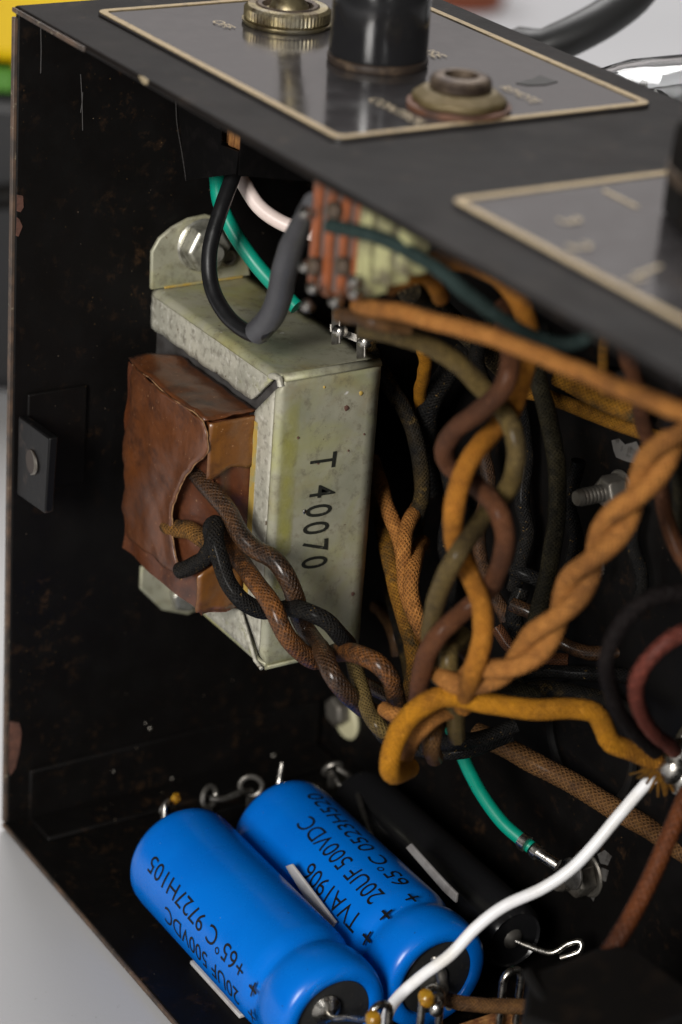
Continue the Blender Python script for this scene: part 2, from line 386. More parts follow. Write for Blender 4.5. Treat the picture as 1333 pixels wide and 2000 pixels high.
# spot welded flanges
b = MB(); b.box(0, .0065, .028, .44, .0, .071); b.build('corner_flange', BLACK, ch, bevel=.003)
b = MB(); b.box(.006, .058, .028, .44, 0, .006); b.build('corner_flange', BLACK, ch, bevel=.003)
b = MB(); b.box(0, .005, .018, .092, .44, .562); b.build('tab_foot', BLACK, ch, bevel=.002)
tb = MB(); p0 = at(36, 812, 'Y', .004); p1 = at(97, 856, 'Y', .004); p2 = at(88, 1004, 'Y', .004); p3 = at(33, 966, 'Y', .004)
tb.prism([p0, p1, p2, p3], (0, .011, 0))
tab = tb.build('mounting_tab', mat('dark worn tab paint', (.005, .0048, .005), rough=.42, layers=[((.03, .022, .018), 250, .58, .68)], bump=[(500, .2)], spec=.18), ch, bevel=.002)
hc = at(63, 903, 'Y', .0035)
MB().lathe(hc, (0, 1, 0), [(.0145, -.0008), (.0148, .0)], 24).build('hole_shadow', DARKBROWN, tab)  # dark disc stands in for the shade inside the hole
for i in range(4):
    MB().tube([hc + Vector((math.cos(a_) * .0125 + .0018 * i - .003, -.0012, math.sin(a_) * (.015 - .001 * i))) for a_ in [math.radians(-75 + k * 15) for k in range(11)]], .0008, 6).build('thread_turn', STEEL, tab)
def chip(pts, plane, v, m, nm='paint_chip', th=.0008):
    q = [at(x, y, plane, v) for x, y in pts]
    d = {'X': (th, 0, 0), 'Y': (0, -th, 0), 'Z': (0, 0, th)}[plane]
    return MB().prism(q, d).build(nm, m, ch, smooth=False)
chip([(33, 380), (45, 382), (46, 405), (40, 414), (33, 412)], 'X', .0006, RUST)
chip([(33, 424), (38, 428), (44, 442), (36, 462), (31, 460)], 'X', .0006, RUST)
chip([(19, 1408), (38, 1412), (42, 1430), (38, 1468), (30, 1500), (20, 1514), (17, 1500)], 'X', .0006, RUST)
chip([(1196, 860), (1210, 856), (1222, 868), (1244, 862), (1252, 880), (1240, 905), (1222, 900), (1205, 893), (1200, 880)], 'Y', D - .0004, BAREMETAL)
chip([(272, 148), (282, 150), (291, 158), (288, 166), (280, 162)], 'Y', -.0006, GOLDDIM)
# scratches and stray crumbs on the end wall
for a, c in [((80, 52), (80, 143)), ((158, 145), (162, 255)), ((162, 180), (158, 220))]:
    MB().tube([at(a[0], a[1], 'X', .0004), at((a[0] + c[0]) / 2 + 1, (a[1] + c[1]) / 2, 'X', .0004), at(c[0], c[1], 'X', .0004)], .0006, 5).build('scratch', SCRATCH, ch)
MB().tube(spline([at(344, 195, 'X', .0006), at(346, 240, 'X', .0006), at(356, 300, 'X', .0006), at(364, 352, 'X', .0006)]), .0005, 5).build('scratch', SCRATCH, ch)
for x, y, r in [(293, 1422, .0026), (284, 1412, .0016), (222, 1506, .0016), (62, 770, .0012), (336, 1520, .002), (534, 1475, .003)]:
    MB().lathe(at(x, y, 'X', .0068 if y > 1440 else .0008), (1, 0, 0), [(r * .6, 0), (r, r * .5), (r * .6, r)], 8).build('weld_crumb', STEEL, ch)
# hole with a fibre rim in the deck behind the solder joint
gr = MB(); c0 = at(1160, 1440, 'Y', D); pts = [c0 + Vector((math.cos(t) * .075, -.004, math.sin(t) * .075)) for t in [i * math.pi / 24 for i in range(49)]]
gr.tube(pts, .006, 8, cap=False).build('grommet', BAKEDULL, ch)

# ------------------------------------------------------------------ name plates
def plate(x0, x1, y0, y1, label):
    t = thing('name_plate', ((x0 + x1) / 2, (y0 + y1) / 2, 1), label, 'name plate')
    def rr(i, r):
        out = []
        for cx, cy, a in ((x1 - i - r, y1 - i - r, 0), (x0 + i + r, y1 - i - r, 90), (x0 + i + r, y0 + i + r, 180), (x1 - i - r, y0 + i + r, 270)):
            for k in range(5): q = math.radians(a + k * 22.5); out.append((cx + math.cos(q) * r, cy + math.sin(q) * r))
        return out
    MB().prism([(x, y, 1.0005) for x, y in rr(0, .012)], (0, 0, .003)).build('base', PLATE, t, bevel=.0008)
    o, i_ = rr(.0008, .0115), rr(.0088, .0065); n = len(o)
    vs = [(x, y, z) for z in (1.0036, 1.0046) for ring in (o, i_) for x, y in ring]; fs = []
    for k in range(n):
        j = (k + 1) % n
        fs += [(2 * n + k, 2 * n + j, 3 * n + j, 3 * n + k), (k, j, 2 * n + j, 2 * n + k), (n + j, n + k, 3 * n + k, 3 * n + j)]
    MB().add(vs, fs).build('border', GOLD, t, smooth=False)
    return t
P1 = plate(.0497, .5293, .0651, .4259, 'glossy black plate with gold border around the toggle switch, fuse holder and jack')
P2 = plate(.7072, 1.24, .0651, .4259, 'blurred black plate with gold border under the large control knob')
ZT = (1, 0, 0), (0, 1, 0)
text_on('OFF', (.126, .160, 1.0036), *ZT, .0185, GOLDDIM, P1)
text_on('ON', (.150, .302, 1.0036), *ZT, .0185, GOLDDIM, P1)
text_on('FUSE', (.272, .309, 1.0036), *ZT, .0235, GOLDDIM, P1)
text_on('REMOTE', (.432, .309, 1.0036), *ZT, .0185, GOLDDIM, P1, sx=.82)
text_on('CONTROL', (.428, .160, 1.0036), *ZT, .0195, GOLDDIM, P1, sx=.95)
for s, x, y in (('3', .783, .120), ('2', .84, .088), ('1', .92, .082)): text_on(s, (x, y, 1.0036), *ZT, .03, GOLDDIM, P2, sx=1.2)
for a, q in (((1180, 372), (1245, 405)), ((1240, 540), (1290, 520))):
    pa, pb = at(*a, 'Z', 1.0036), at(*q, 'Z', 1.0036); d = (pb - pa); nn = d.normalized().cross(Vector((0, 0, 1))) * .0018
    MB().prism([pa - nn, pb - nn, pb + nn, pa + nn], (0, 0, .0008)).build('scale_mark', GOLDDIM, P2, smooth=False)
stain = [at(x, y, 'Z', 1.0037) for x, y in [(1008, 163), (1040, 155), (1055, 148), (1075, 155), (1090, 160), (1065, 166), (1030, 167)]]
MB().prism(stain, (0, 0, .0006)).build('dark_stain', mat('dark residue', (.02, .018, .016), rough=.7), P1, smooth=False)

# ------------------------------------------------------------------ toggle switch
Z1 = 1.0038
t = thing('toggle_switch', (.155, .232, Z1), 'nickel brass toggle switch with knurled ring nut beside the black fuse holder', 'switch')
SWX, SWY = .155, .235
def knurl(i, h): return 1.0 if i % 2 else .965
MB().lathe((SWX, SWY, Z1), (0, 0, 1), [(.0455, 0), (.047, .002), (.047, .004), (.044, .0045)], 48).build('washer', BRASS, t)
MB().lathe((SWX, SWY, Z1 + .0045), (0, 0, 1), [(.043, 0), (.0455, .002), (.0455, .0115), (.042, .0145), (.034, .015), (.0335, .010)], 256, squash=lambda i, h: (1 if i % 4 < 2 else .978)).build('knurled_nut', BRASS, t, ang=20)
MB().lathe((SWX, SWY, Z1 + .009), (0, 0, 1), [(.0335, 0), (.0335, .010), (.0315, .012), (.027, .011), (.0235, .004)], 48).build('bushing', TARN, t)
MB().lathe((SWX + .002, SWY, Z1 + .008), (-.12, .22, 1), [(.021, 0), (.0215, .007), (.0185, .015), (.0125, .021), (.0115, .045), (.013, .075), (.0155, .1), (.0135, .112), (.005, .117)], 32).build('lever', BRASS, t)
for i in range(6):                       # phenolic body under the panel
    x = .094 + i * .0125
    MB().box(x, x + .0108, .185, .275, .872 - .001 * (i % 2), .991).build('body_layer', PHEN, t, bevel=.001)

# ------------------------------------------------------------------ fuse holder
FX, FY = .315, .245
t = thing('fuse_holder', (FX, FY, Z1), 'tall glossy black bakelite fuse holder cap in the middle of the plate', 'fuse holder')
MB().lathe((FX, FY, Z1), (0, 0, 1), [(.0495, 0), (.0505, .002), (.0505, .007), (.0485, .0085)], 64).build('collar', DARKBROWN, t)
MB().lathe((FX, FY, Z1 + .0085), (0, 0, 1), [(.0485, 0), (.0495, .003), (.0485, .05), (.049, .068), (.0475, .0715), (.044, .073), (.034, .073), (.032, .0705), (.0315, .066)], 64).build('cap', BAKE, t)
MB().box(FX - .025, FX + .025, FY - .004, FY + .004, Z1 + .0745, Z1 + .0785).build('slot_bar', TARN, t, bevel=.001)

# ------------------------------------------------------------------ jack with its leaf stack
JX, JY = .478, .232
t = thing('phone_jack', (JX, JY, Z1), 'brown tarnished jack with hex nut on red fibre washer, leaf stack hanging under the panel', 'jack')
MB().lathe((JX, JY, Z1), (0, 0, 1), [(.0495, 0), (.0495, .0045), (.047, .005)], 48).build('fibre_washer', FIBRE, t)
MB().lathe((JX, JY, Z1 + .005), (0, 0, 1), [(.0445, 0), (.0455, .0015), (.0455, .006), (.035, .0135), (.02, .0135)], 48, squash=lambda i, h: .93 + .07 * abs(math.cos(i / 48 * 6 * math.pi))).build('hex_nut', OLIVEBRASS, t, bevel=.002)
MB().lathe((JX, JY, Z1 + .0145), (0, 0, 1), [(.0295, 0), (.0295, .003), (.027, .0045), (.0295, .006), (.0295, .009), (.027, .0105), (.0295, .0115), (.0275, .015), (.0235, .017), (.0165, .017), (.0165, .002)], 40).build('threaded_bushing', TARN, t)
YS = .055
xs = [600, 608, 621, 634, 647, 662, 674, 688, 698, 706, 722, 730, 760, 772, 792]
kinds = 'gprgrgrgrgfgfgf'
for i in range(len(xs) - 1):
    xa = at(xs[i], 430 + (xs[i] - 600) * .55, 'Y', YS).x; xb = at(xs[i + 1] - 1, 430 + (xs[i] - 600) * .55, 'Y', YS).x
    k = 'grgrgrgrffgfgf'[i]
    mt = {'f': PALEF, 'g': GREYLEAF, 'r': PHENR}[k]
    nm = {'f': 'fibre_spacer', 'g': 'leaf_spring', 'r': 'phenolic_spacer'}[k]
    ins = .004 if k == 'g' else 0
    zlo = at(xs[i], [560, 560, 572, 580, 582, 584, 586, 588, 588, 575, 560, 545, 535, 530][i], 'Y', YS).z
    MB().box(xa, xb, YS + ins, YS + .024, zlo + ins, .9905).build(nm, mt, t, bevel=.0012)
for x, y in [(652, 412), (612, 520), (668, 520)]:
    c = at(x, y, 'Y', YS - .006)
    MB().lathe(c, (0, -1, .15), [(.0085, -.004), (.009, .002), (.005, .005)], 14).build('stack_screw', TARN, t)
for x, y in [(597, 415), (596, 520), (612, 562), (655, 588), (693, 548), (693, 572), (600, 597)]:
    c = at(x, y, 'Y', YS - .012)
    MB().lathe(c, (.3, -1, .5), [(.005, -.006), (.0062, -.002), (.0056, .003), (.003, .0055)], 12).build('solder_blob', TIN, t)

# ------------------------------------------------------------------ control knob, right edge
t = thing('control_knob', (.9, .28, Z1), 'large black control knob cut off by the right edge of the photo', 'knob')
kc = at(1294, 425, 'Z', Z1); kr_ = .085; kc = kc + Vector((RIGHT.x, RIGHT.y, 0)).normalized() * kr_
MB().lathe((kc.x, kc.y, Z1), (0, 0, 1), [(kr_, .004), (kr_ * 1.0, .03), (kr_ * .97, .075), (kr_ * .9, .083), (kr_ * .3, .083)], 40, squash=lambda i, h: 1 if i % 4 < 2 else .965).build('grip', BAKEDULL, t, ang=25)
MB().lathe((kc.x, kc.y, Z1 + .0345), (0, 0, 1), [(kr_ * 1.005, 0), (kr_ * 1.012, .004), (kr_ * 1.005, .01)], 40).build('ring', TARN, t)

# ------------------------------------------------------------------ fish paper around the switch
q = [at(346, 190, 'Y', .172), at(432, 190, 'Y', .172), at(432, 283, 'Y', .172), at(466, 296, 'Y', .172), at(461, 340, 'Y', .172), at(364, 352, 'Y', .172)]
t = MB(); t.prism(q, (0, .0015, 0))
pq = [at(470, 292, 'Y', .172), at(463, 343, 'Y', .172)]
xw = pq[1].x
t.prism([(xw, .1738, at(470, 285, 'X', xw).z + .012), (xw, .1738, pq[1].z), (xw, .30, at(606, 366, 'X', xw).z), (xw, .30, .985)], (.0015, 0, 0))
tag(t.build('insulating_paper', FISH, smooth=False), 'folded black insulating paper hanging under the panel by the toggle switch', 'insulator')

# ------------------------------------------------------------------ transformer
TX, Y0, Y1, ZB, ZT_ = .287, .172, .298, .317, .666
tr = thing('transformer', (.14, .235, ZB), 'small transformer in zinc plated bracket stamped T 40070 with brown paper coil', 'transformer')
th = .0075
lw, RB, GAP = .047, .0085, .004
def bent(path, normal, lo_c, hi_c, name_m, lipm):
    """one leg of the folded strip: flat, fold and mitred lip. path(s) -> point at Y=0, normal points inwards"""
    L = path[1]; f = path[0]; rows = []
    for k in range(9): rows.append((Y1 + (Y0 + RB - Y1) * k / 8, 0.))
    for k in range(1, 7): a_ = k * math.pi / 12; rows.append((Y0 + RB - RB * math.sin(a_), RB * (1 - math.cos(a_))))
    nf = len(rows)
    for k in range(1, 7): rows.append((Y0 + .0012 * jit(k, L * 9, 2), RB + (lw - RB) * k / 6))
    n_ = 40; vs = []
    for y, d in rows:
        e0 = (d + GAP if lo_c and d > .0005 else 0); e1 = (d + GAP if hi_c and d > .0005 else 0)
        for t_ in range(n_ + 1):
            s_ = e0 + (L - e0 - e1) * t_ / n_
            wob = .0016 * jit(s_ * 35, y * 30, L) + (.0022 * jit(s_ * 60, 4, L) if d > lw * .95 else 0)
            p_ = f(s_); p_ = p_ + normal * (d + (wob if d > lw * .95 else wob * .25)); p_.y = y + (.0008 * jit(s_ * 50, d * 60, 7) if d > RB else 0); vs.append(p_)
    fs = lambda a_, b_: [(r_ * (n_ + 1) + t_, r_ * (n_ + 1) + t_ + 1, (r_ + 1) * (n_ + 1) + t_ + 1, (r_ + 1) * (n_ + 1) + t_) for r_ in range(a_, b_) for t_ in range(n_)]
    for nm, q_, mm in (('bracket', fs(0, nf - 1), ZINC), ('bracket_lip', fs(nf - 1, len(rows) - 1), lipm)):
        used = sorted({i_ for f_ in q_ for i_ in f_}); ix = {o_: k_ for k_, o_ in enumerate(used)}
        fl_ = [tuple(ix[i_] for i_ in f_) for f_ in q_]
        o_ = MB().add([vs[i_] for i_ in used], fl_).build(nm, mm, tr, ang=70)
        v0, v1, v2 = (vs[i_] for i_ in q_[len(q_) // 2][:3])
        nn = (v1 - v0).cross(v2 - v0)
        want = (normal * -1) if nm == 'bracket' else Vector((0, -1, 0))
        if nn.dot(want) < 0: o_.data.flip_normals()
        so = o_.modifiers.new('thickness', 'SOLIDIFY'); so.thickness = .0055 * S; so.offset = -1
bent((lambda s_: Vector((s_, 0, ZT_)), TX - RB * .6), Vector((0, 0, -1)), False, True, 'top', ZINCW)
bent((lambda s_: Vector((s_, 0, ZB)), TX - RB * .6), Vector((0, 0, 1)), False, True, 'bottom', ZINCW)
bent((lambda s_: Vector((TX, 0, ZB + RB * .6 + s_)), ZT_ - ZB - RB * 1.2), Vector((-1, 0, 0)), True, True, 'face', ZINCW)
for zc_, sg in ((ZT_, -1), (ZB, 1)):              # rounded bends between face and top / bottom
    vs_ = []
    for k in range(7):
        a_ = k * math.pi / 12
        x_ = TX - RB * .6 + RB * .6 * math.sin(a_); z_ = zc_ + sg * RB * .6 * (1 - math.cos(a_))
        for y_ in (Y0 + RB * .7, (Y0 + Y1) / 2, Y1): vs_.append(Vector((x_, y_, z_)))
    o_ = MB().add(vs_, [(k * 3 + q_, k * 3 + q_ + 1, k * 3 + q_ + 4, k * 3 + q_ + 3) for k in range(6) for q_ in range(2)]).build('bracket_bend', ZINC, tr, ang=70)
    so = o_.modifiers.new('thickness', 'SOLIDIFY'); so.thickness = .004 * S; so.offset = 0
MB().tube([Vector((TX - .020, Y0 + .001, ZT_ - .006)), Vector((TX - .010, Y0 - .0005, ZT_ - .002)), Vector((TX - .003, Y0 + .001, ZT_ - .002)), Vector((TX - .001, Y0 + .002, ZT_ - .010))], .0036, 8).build('folded_corner', ZINCW, tr)
MB().tube([Vector((TX - .048, Y0 - .0005, ZB + .046)), Vector((TX - .014, Y0 - .0008, ZB + .006)), Vector((TX - .002, Y0 + .001, ZB + .001))], .0022, 8).build('folded_corner', ZINCW, tr)
MB().box(TX - lw - .0012, TX - lw + .008, Y0 - .0008, Y0 + .001, ZB + lw + .02, ZT_ - lw - .02).build('chromate_streak', YELLOWRUB, tr, smooth=False)
def lime():
    k = NT('faint lime chromate'); k.b.inputs['Base Color'].default_value = lin((.40, .38, .10)); k.b.inputs['Roughness'].default_value = .5
    g_ = k.new('ShaderNodeTexCoord'); sp = k.new('ShaderNodeSeparateXYZ'); k.l.new(g_.outputs['Generated'], sp.inputs[0])
    def hump(o_): return k.math('MULTIPLY', k.math('MULTIPLY', o_, k.math('SUBTRACT', 1.0, o_)), 4.0)
    f_ = k.math('MULTIPLY', k.math('MULTIPLY', hump(sp.outputs[1]), k.ramp(hump(sp.outputs[2]), 0, .5)), k.ramp(k.noise(130, 5), .35, .62))
    k.l.new(k.math('MULTIPLY', f_, .5), k.b.inputs['Alpha']); return k.m
MB().box(TX + .0004, TX + .0010, Y0 + .006, Y0 + .028, ZB + .03, ZT_ - .02).build('chromate_streak', lime(), tr, smooth=False)
MB().box(.0065, .0085, Y0 + .012, Y1 - .012, ZT_ + .0005, ZT_ + .0035).build('chromate_streak', YELLOWRUB, tr, bevel=.0008)
lam = MB(); lam.box(.001, TX - th - .0005, Y0 + th + .0008, Y1 - .004, ZB + th + .0005, ZT_ - th - .0005); lam.build('lamination_stack', LAM, tr)
tb = MB(); tb.prism([(.0004, y, z) for y, z in [(Y0 - .004, ZT_ + .0006), (Y0 - .005, .712), (.176, .727), (.192, .738), (.212, .746), (.235, .748), (.262, .737), (.288, .708), (Y1, ZT_ + .0006)]], (.006, 0, 0))
tb.build('mounting_ear', ZINC, tr, bevel=.002)
tb = MB(); tb.prism([(.0004, y, z) for y, z in [(Y0 - .003, ZB - .0006), (Y1, ZB - .0006), (.29, .28), (.262, .243), (.235, .238), (.2, .252), (Y0 - .003, .287)]], (.006, 0, 0))
tb.build('mounting_ear', ZINC, tr, bevel=.002)
MB().lathe((.0068, .226, .27), (1, 0, 0), [(.019, 0), (.02, .0015), (.02, .013), (.0175, .015), (.008, .015)], 6).build('hex_nut', ZNUT, tr, bevel=.0015)
# stamped number, one stamp for each character
zz = [('T', .571), ('4', .533), ('0', .5105), ('0', .490), ('7', .4685), ('0', .448)]
yy = [.2165, .2185, .2155, .2135, .2135, .2145]
for (c, z), y in zip(zz, yy):
    text_on(c, (TX, y, z), Vector((0, -.05 if c != '7' else .03, -1)).normalized(), Vector((0, 1, -.04)).normalized(), .047, STAMP, tr, lift=.0010, sx=.68, name='stamped_character', bold=.0003)
for x, y, r, mm in [(706, 768, .0032, YELLOWRUB), (678, 797, .0042, RUST), (583, 855, .002, RUST), (596, 999, .0034, TIN), (712, 848, .0015, RUST), (690, 1160, .003, RUST), (634, 756, .0018, YELLOWRUB), (622, 905, .0015, RUST), (681, 880, .0014, RUST)]:
    c = at(x, y, 'X', TX)
    MB().lathe(c, (1, 0, 0), [(r, 0), (r * .8, .0008), (r * .3, .0013)], 7, squash=lambda i, h: .7 + .5 * ((i * 37) % 5) / 5).build('speck', mm, tr)

# paper wrapped coil
core = MB(); nx, nz = 22, 26
def coregrid(f, n1, n2):
    vs = [f(i / n1, j / n2) for j in range(n2 + 1) for i in range(n1 + 1)]
    core.add(vs, [(j * (n1 + 1) + i, j * (n1 + 1) + i + 1, (j + 1) * (n1 + 1) + i + 1, (j + 1) * (n1 + 1) + i) for j in range(n2) for i in range(n1)])
CX0, CX1, CY0, CZ0, CZ1 = .05, .2365, .119, .372, .604
def hollow(x, z): return .03 * math.exp(-((x - .215) / .04) ** 2 - ((z - .465) / .06) ** 2)
coregrid(lambda a, c: Vector((CX0 + (CX1 - CX0) * a, CY0 + hollow(CX0 + (CX1 - CX0) * a, CZ0 + (CZ1 - CZ0) * c) + .007 * jit(a * 4, c * 5, 3), CZ0 + (CZ1 - CZ0) * c)), nx, nz)
coregrid(lambda a, c: Vector((CX1 - hollow(.2, CZ0 + (CZ1 - CZ0) * c) * .7 * (1 - a) + .005 * jit(a * 3, c * 5, 9), CY0 + hollow(CX1, CZ0 + (CZ1 - CZ0) * c) * (1 - a) + .007 * jit(4, c * 5, 3) * (1 - a) + (Y0 + th - CY0) * a, CZ0 + (CZ1 - CZ0) * c)), 10, nz)
core.box(CX0 + .002, CX1 - .02, CY0 + .03, Y0 + th, CZ0 + .001, CZ1 - .001)
coil = core.build('coil', KRAFT2, tr, ang=50)
def pleat(x, z):
    return .0038 * jit(x * 22, z * 16, 1) + .0012 * jit(x * 60, z * 50, 5)
rb = [(q_.z, q_.x) for q_ in (at(x_, y_, 'Y', .108) for x_, y_ in [(372, 806), (388, 818), (395, 850), (396, 885), (380, 903), (362, 925), (340, 962), (330, 1000), (327, 1050), (332, 1085), (345, 1125), (346, 1148), (360, 1162), (393, 1176)])]
lb = [(.61, .052), (.585, .042), (.54, .046), (.51, .034), (.495, .030), (.48, .036), (.455, .044), (.43, .036), (.41, .048), (.39, .046), (.372, .05)]
def interp(tab, z):
    for (z0, x0), (z1, x1) in zip(tab, tab[1:]):
        if z1 <= z <= z0: return x0 + (x1 - x0) * (z0 - z) / (z0 - z1)
    return tab[0][1] if z > tab[0][0] else tab[-1][1]
fr = MB(); nu, nv = 26, 60; vs = []; ZW0 = rb[-1][0]
for j in range(nv + 1):
    z = ZW0 + (.606 - ZW0) * j / nv
    x0, x1 = interp(lb, z) + .003 * jit(z * 120, 2, 2), interp(rb, z) + .003 * jit(z * 90, 7, 2)
    for i in range(nu + 1):
        x = x0 + (x1 - x0) * i / nu
        e = min(1, (x - x0) / .035)
        zz_ = z + .004 * jit(x * 40, 3, z * 10) * (1 if j in (0, nv) else .4)
        vs.append(Vector((x, .1155 + .016 * (1 - e) ** 2 + pleat(x, z) - .004 * math.sin(min(1, max(0, (x - x0) / (x1 - x0))) * math.pi) - .0015 * math.exp(-((x1 - x) / .012) ** 2), zz_)))
fr.add(vs, [(j * (nu + 1) + i, j * (nu + 1) + i + 1, (j + 1) * (nu + 1) + i + 1, (j + 1) * (nu + 1) + i) for j in range(nv) for i in range(nu)])
wrap = fr.build('paper_wrap', KRAFT, tr, ang=60)
sm = wrap.modifiers.new('thickness', 'SOLIDIFY'); sm.thickness = .0022 * S; sm.offset = 1
edge = [vs[j * (nu + 1) + nu] + Vector((.0004, -.0004, 0)) for j in range(nv + 1)]
MB().tube(edge, .0009, 6).build('torn_edge', TORN, tr)
tp = MB(); vs2 = []; n1, n2 = 24, 12
for j in range(n2 + 1):
    for i in range(n1 + 1):
        a, c = i / n1, j / n2
        x = .047 + (.236 - .047) * a + .003 * jit(c * 9, 1, a); y = .1125 + (Y0 + .004 - .1125) * c
        vs2.append(Vector((x + (.02 * (1 - a) ** 3) * c, y + .008 * (1 - a) ** 4 * (1 - c), .6065 + .003 * jit(x * 40, y * 40, 2) + .003 * math.sin(c * 3.14) * (1 - a))))
tp.add(vs2, [(j * (n1 + 1) + i, j * (n1 + 1) + i + 1, (j + 1) * (n1 + 1) + i + 1, (j + 1) * (n1 + 1) + i) for j in range(n2) for i in range(n1)])
topw = tp.build('paper_wrap', KRAFT, tr, ang=60)
sm = topw.modifiers.new('thickness', 'SOLIDIFY'); sm.thickness = .0022 * S; sm.offset = 1
MB().tube([vs2[i] + Vector((0, -.001, .0002)) for i in range(2, n1 + 1)], .0008, 6).build('torn_edge', TORN, tr)
fb = MB(); vs3 = []                       # flap closing the lower right of the coil
for j in range(9):
    for i in range(9):
        a, c = i / 8, j / 8
        vs3.append(Vector((.238 - .004 * a + .003 * jit(a * 4, c * 4, 6), .112 + (Y0 - .112) * a, .371 + .008 * (1 - a) + c * (.045 + .035 * a) + .003 * jit(a * 5, 2, c))))
fb.add(vs3, [(j * 9 + i, j * 9 + i + 1, (j + 1) * 9 + i + 1, (j + 1) * 9 + i) for j in range(8) for i in range(8)])
fl = fb.build('paper_flap', KRAFT3, tr, ang=60)
sm = fl.modifiers.new('thickness', 'SOLIDIFY'); sm.thickness = .0022 * S; sm.offset = 1

rp = MB(); vs4 = []
for j in range(13):
    for i in range(11):
        a, c = i / 10, j / 12; zl = .540 + .018 * jit(a * 3, 1, 1) + .012 * a
        vs4.append(Vector((.2395 + .002 * jit(a * 4, c * 4, 8), .1165 + (Y0 + .004 - .1165) * a, zl + (.6045 - zl) * c)))
rp.add(vs4, [(j * 11 + i, j * 11 + i + 1, (j + 1) * 11 + i + 1, (j + 1) * 11 + i) for j in range(12) for i in range(10)])
o_ = rp.build('paper_flap', KRAFT3, tr, ang=60)
sm = o_.modifiers.new('thickness', 'SOLIDIFY'); sm.thickness = .0016 * S; sm.offset = 1

# bolt that holds the transformer ear
def threaded(o, ax, r, L, pitch, seg=20, tip=True):
    prof = []; n = int(L / pitch)
    for i in range(n): prof += [(r * .86, i * pitch), (r, (i + .35) * pitch), (r, (i + .6) * pitch)]
    prof += [(r * .8, L)]
    return MB().lathe(o, ax, prof, seg)
t = thing('bolt', (.0066, .222, .69), 'zinc bolt with hex nut through the upper ear of the transformer', 'bolt')
bc = Vector((.0068, .229, .714))
MB().lathe(bc, (1, 0, 0), [(.030, 0), (.031, .002), (.029, .004)], 36).build('washer', ZNUT, t)
MB().lathe(bc + Vector((.0042, 0, 0)), (1, 0, 0), [(.0275, 0), (.0285, .0015), (.0285, .016), (.0245, .0195), (.012, .0195)], 6, phase=.3).build('hex_nut', ZNUT, t, bevel=.0015)
threaded(bc + Vector((.004, 0, 0)), (1, 0, 0), .0115, .034, .0035).build('threaded_shank', ZNUT, t)
tag(MB().lathe((.0068, .263, .696), (1, 0, 0), [(.011, 0), (.0115, .002), (.0115, .006), (.009, .008), (.006, .0075), (.006, .005)], 24).build('rivet', STEEL), 'small dull rivet beside the hex nut on the transformer ear', 'rivet')

# ------------------------------------------------------------------ wires
NW = [0]
def wire(px, rpx, material, label, name='cloth_wire', seg=14, rough=.07, cat='wire', group=None, taper=None, rad=None):
    pts = [dp(*q) if len(q) == 3 else q[0] for q in px]
    dm = sum((p - CAM).dot(FWD) for p in pts) / len(pts)
    r = rad or rpx * dm / FPX * (.91 if name == 'cloth_wire' else 1)
    NW[0] += 1
    path = spline(pts, r * .55)
    if name == 'cloth_wire':                 # small kinks of old cotton covered wire
        path = [q + Vector((jit(i * .11, NW[0], 1), jit(i * .11, NW[0], 2), jit(i * .11, NW[0], 3))) * r * .18 for i, q in enumerate(path)]
    o = MB().tube(path, r, seg, rough=rough, seed=NW[0], taper=taper).build(name, material, uv=True, ang=60)
    return tag(o, label, cat, group or {'cloth_wire': 'cloth covered wires inside the chassis', 'vinyl_wire': 'vinyl insulated wires inside the chassis'}.get(name))

# leads of the transformer coil, twisted together
wire([(345, 880, 2.77), (370, 908, 2.715), (406, 951, 2.675), (444, 996, 2.655), (470, 1041, 2.642), (500, 1071, 2.635), (534, 1094, 2.625), (560, 1131, 2.622), (579, 1172, 2.635), (588, 1210, 2.655), (605, 1240, 2.655), (631, 1277, 2.615), (652, 1319, 2.59), (680, 1356, 2.60), (715, 1385, 2.63), (760, 1400, 2.66)], 21, C_DBROWN, 'dark glossy brown lead leaving the torn paper at the top of the coil')
wire([(425, 1020, 2.72), (440, 1045, 2.70), (458, 1078, 2.68), (477, 1105, 2.65), (500, 1139, 2.625), (530, 1180, 2.605), (547, 1217, 2.60), (564, 1247, 2.605), (590, 1274, 2.62), (616, 1290, 2.64), (640, 1280, 2.655), (662, 1274, 2.64), (697, 1277, 2.60), (732, 1293, 2.58), (759, 1322, 2.58), (772, 1356, 2.60), (778, 1400, 2.65)], 21, C_RUSTY, 'rust brown lead of the coil turning orange below the bracket')
wire([(352, 1114, 2.742), (362, 1111, 2.735), (380, 1102, 2.725), (400, 1090, 2.71), (416, 1062, 2.69), (412, 1030, 2.668), (424, 1022, 2.66), (420, 1050, 2.645), (429, 1090, 2.640), (444, 1135, 2.640), (470, 1169, 2.640), (507, 1191, 2.650), (540, 1192, 2.655), (566, 1188, 2.635), (597, 1193, 2.605), (639, 1211, 2.60), (664, 1240, 2.615), (680, 1265, 2.64), (694, 1304, 2.655), (706, 1349, 2.64), (717, 1386, 2.62), (738, 1420, 2.60), (760, 1442, 2.60), (800, 1450, 2.65)], 19, C_BLACK, 'charred black lead looping out of the lower coil across the bracket edge')
wire([(688, 1270, 2.652), (697, 1310, 2.627), (708, 1352, 2.61), (720, 1390, 2.60), (741, 1421, 2.59), (765, 1440, 2.60)], 18, C_OLIVE, 'olive lead dropping below the stamped bracket towards the wire bundle')
wire([(325, 1026, 2.77), (343, 1032, 2.745), (372, 1036, 2.725), (396, 1052, 2.705), (425, 1072, 2.69), (455, 1100, 2.675)], 20, C_GOLDB, 'short golden black lead at the middle of the coil opening')

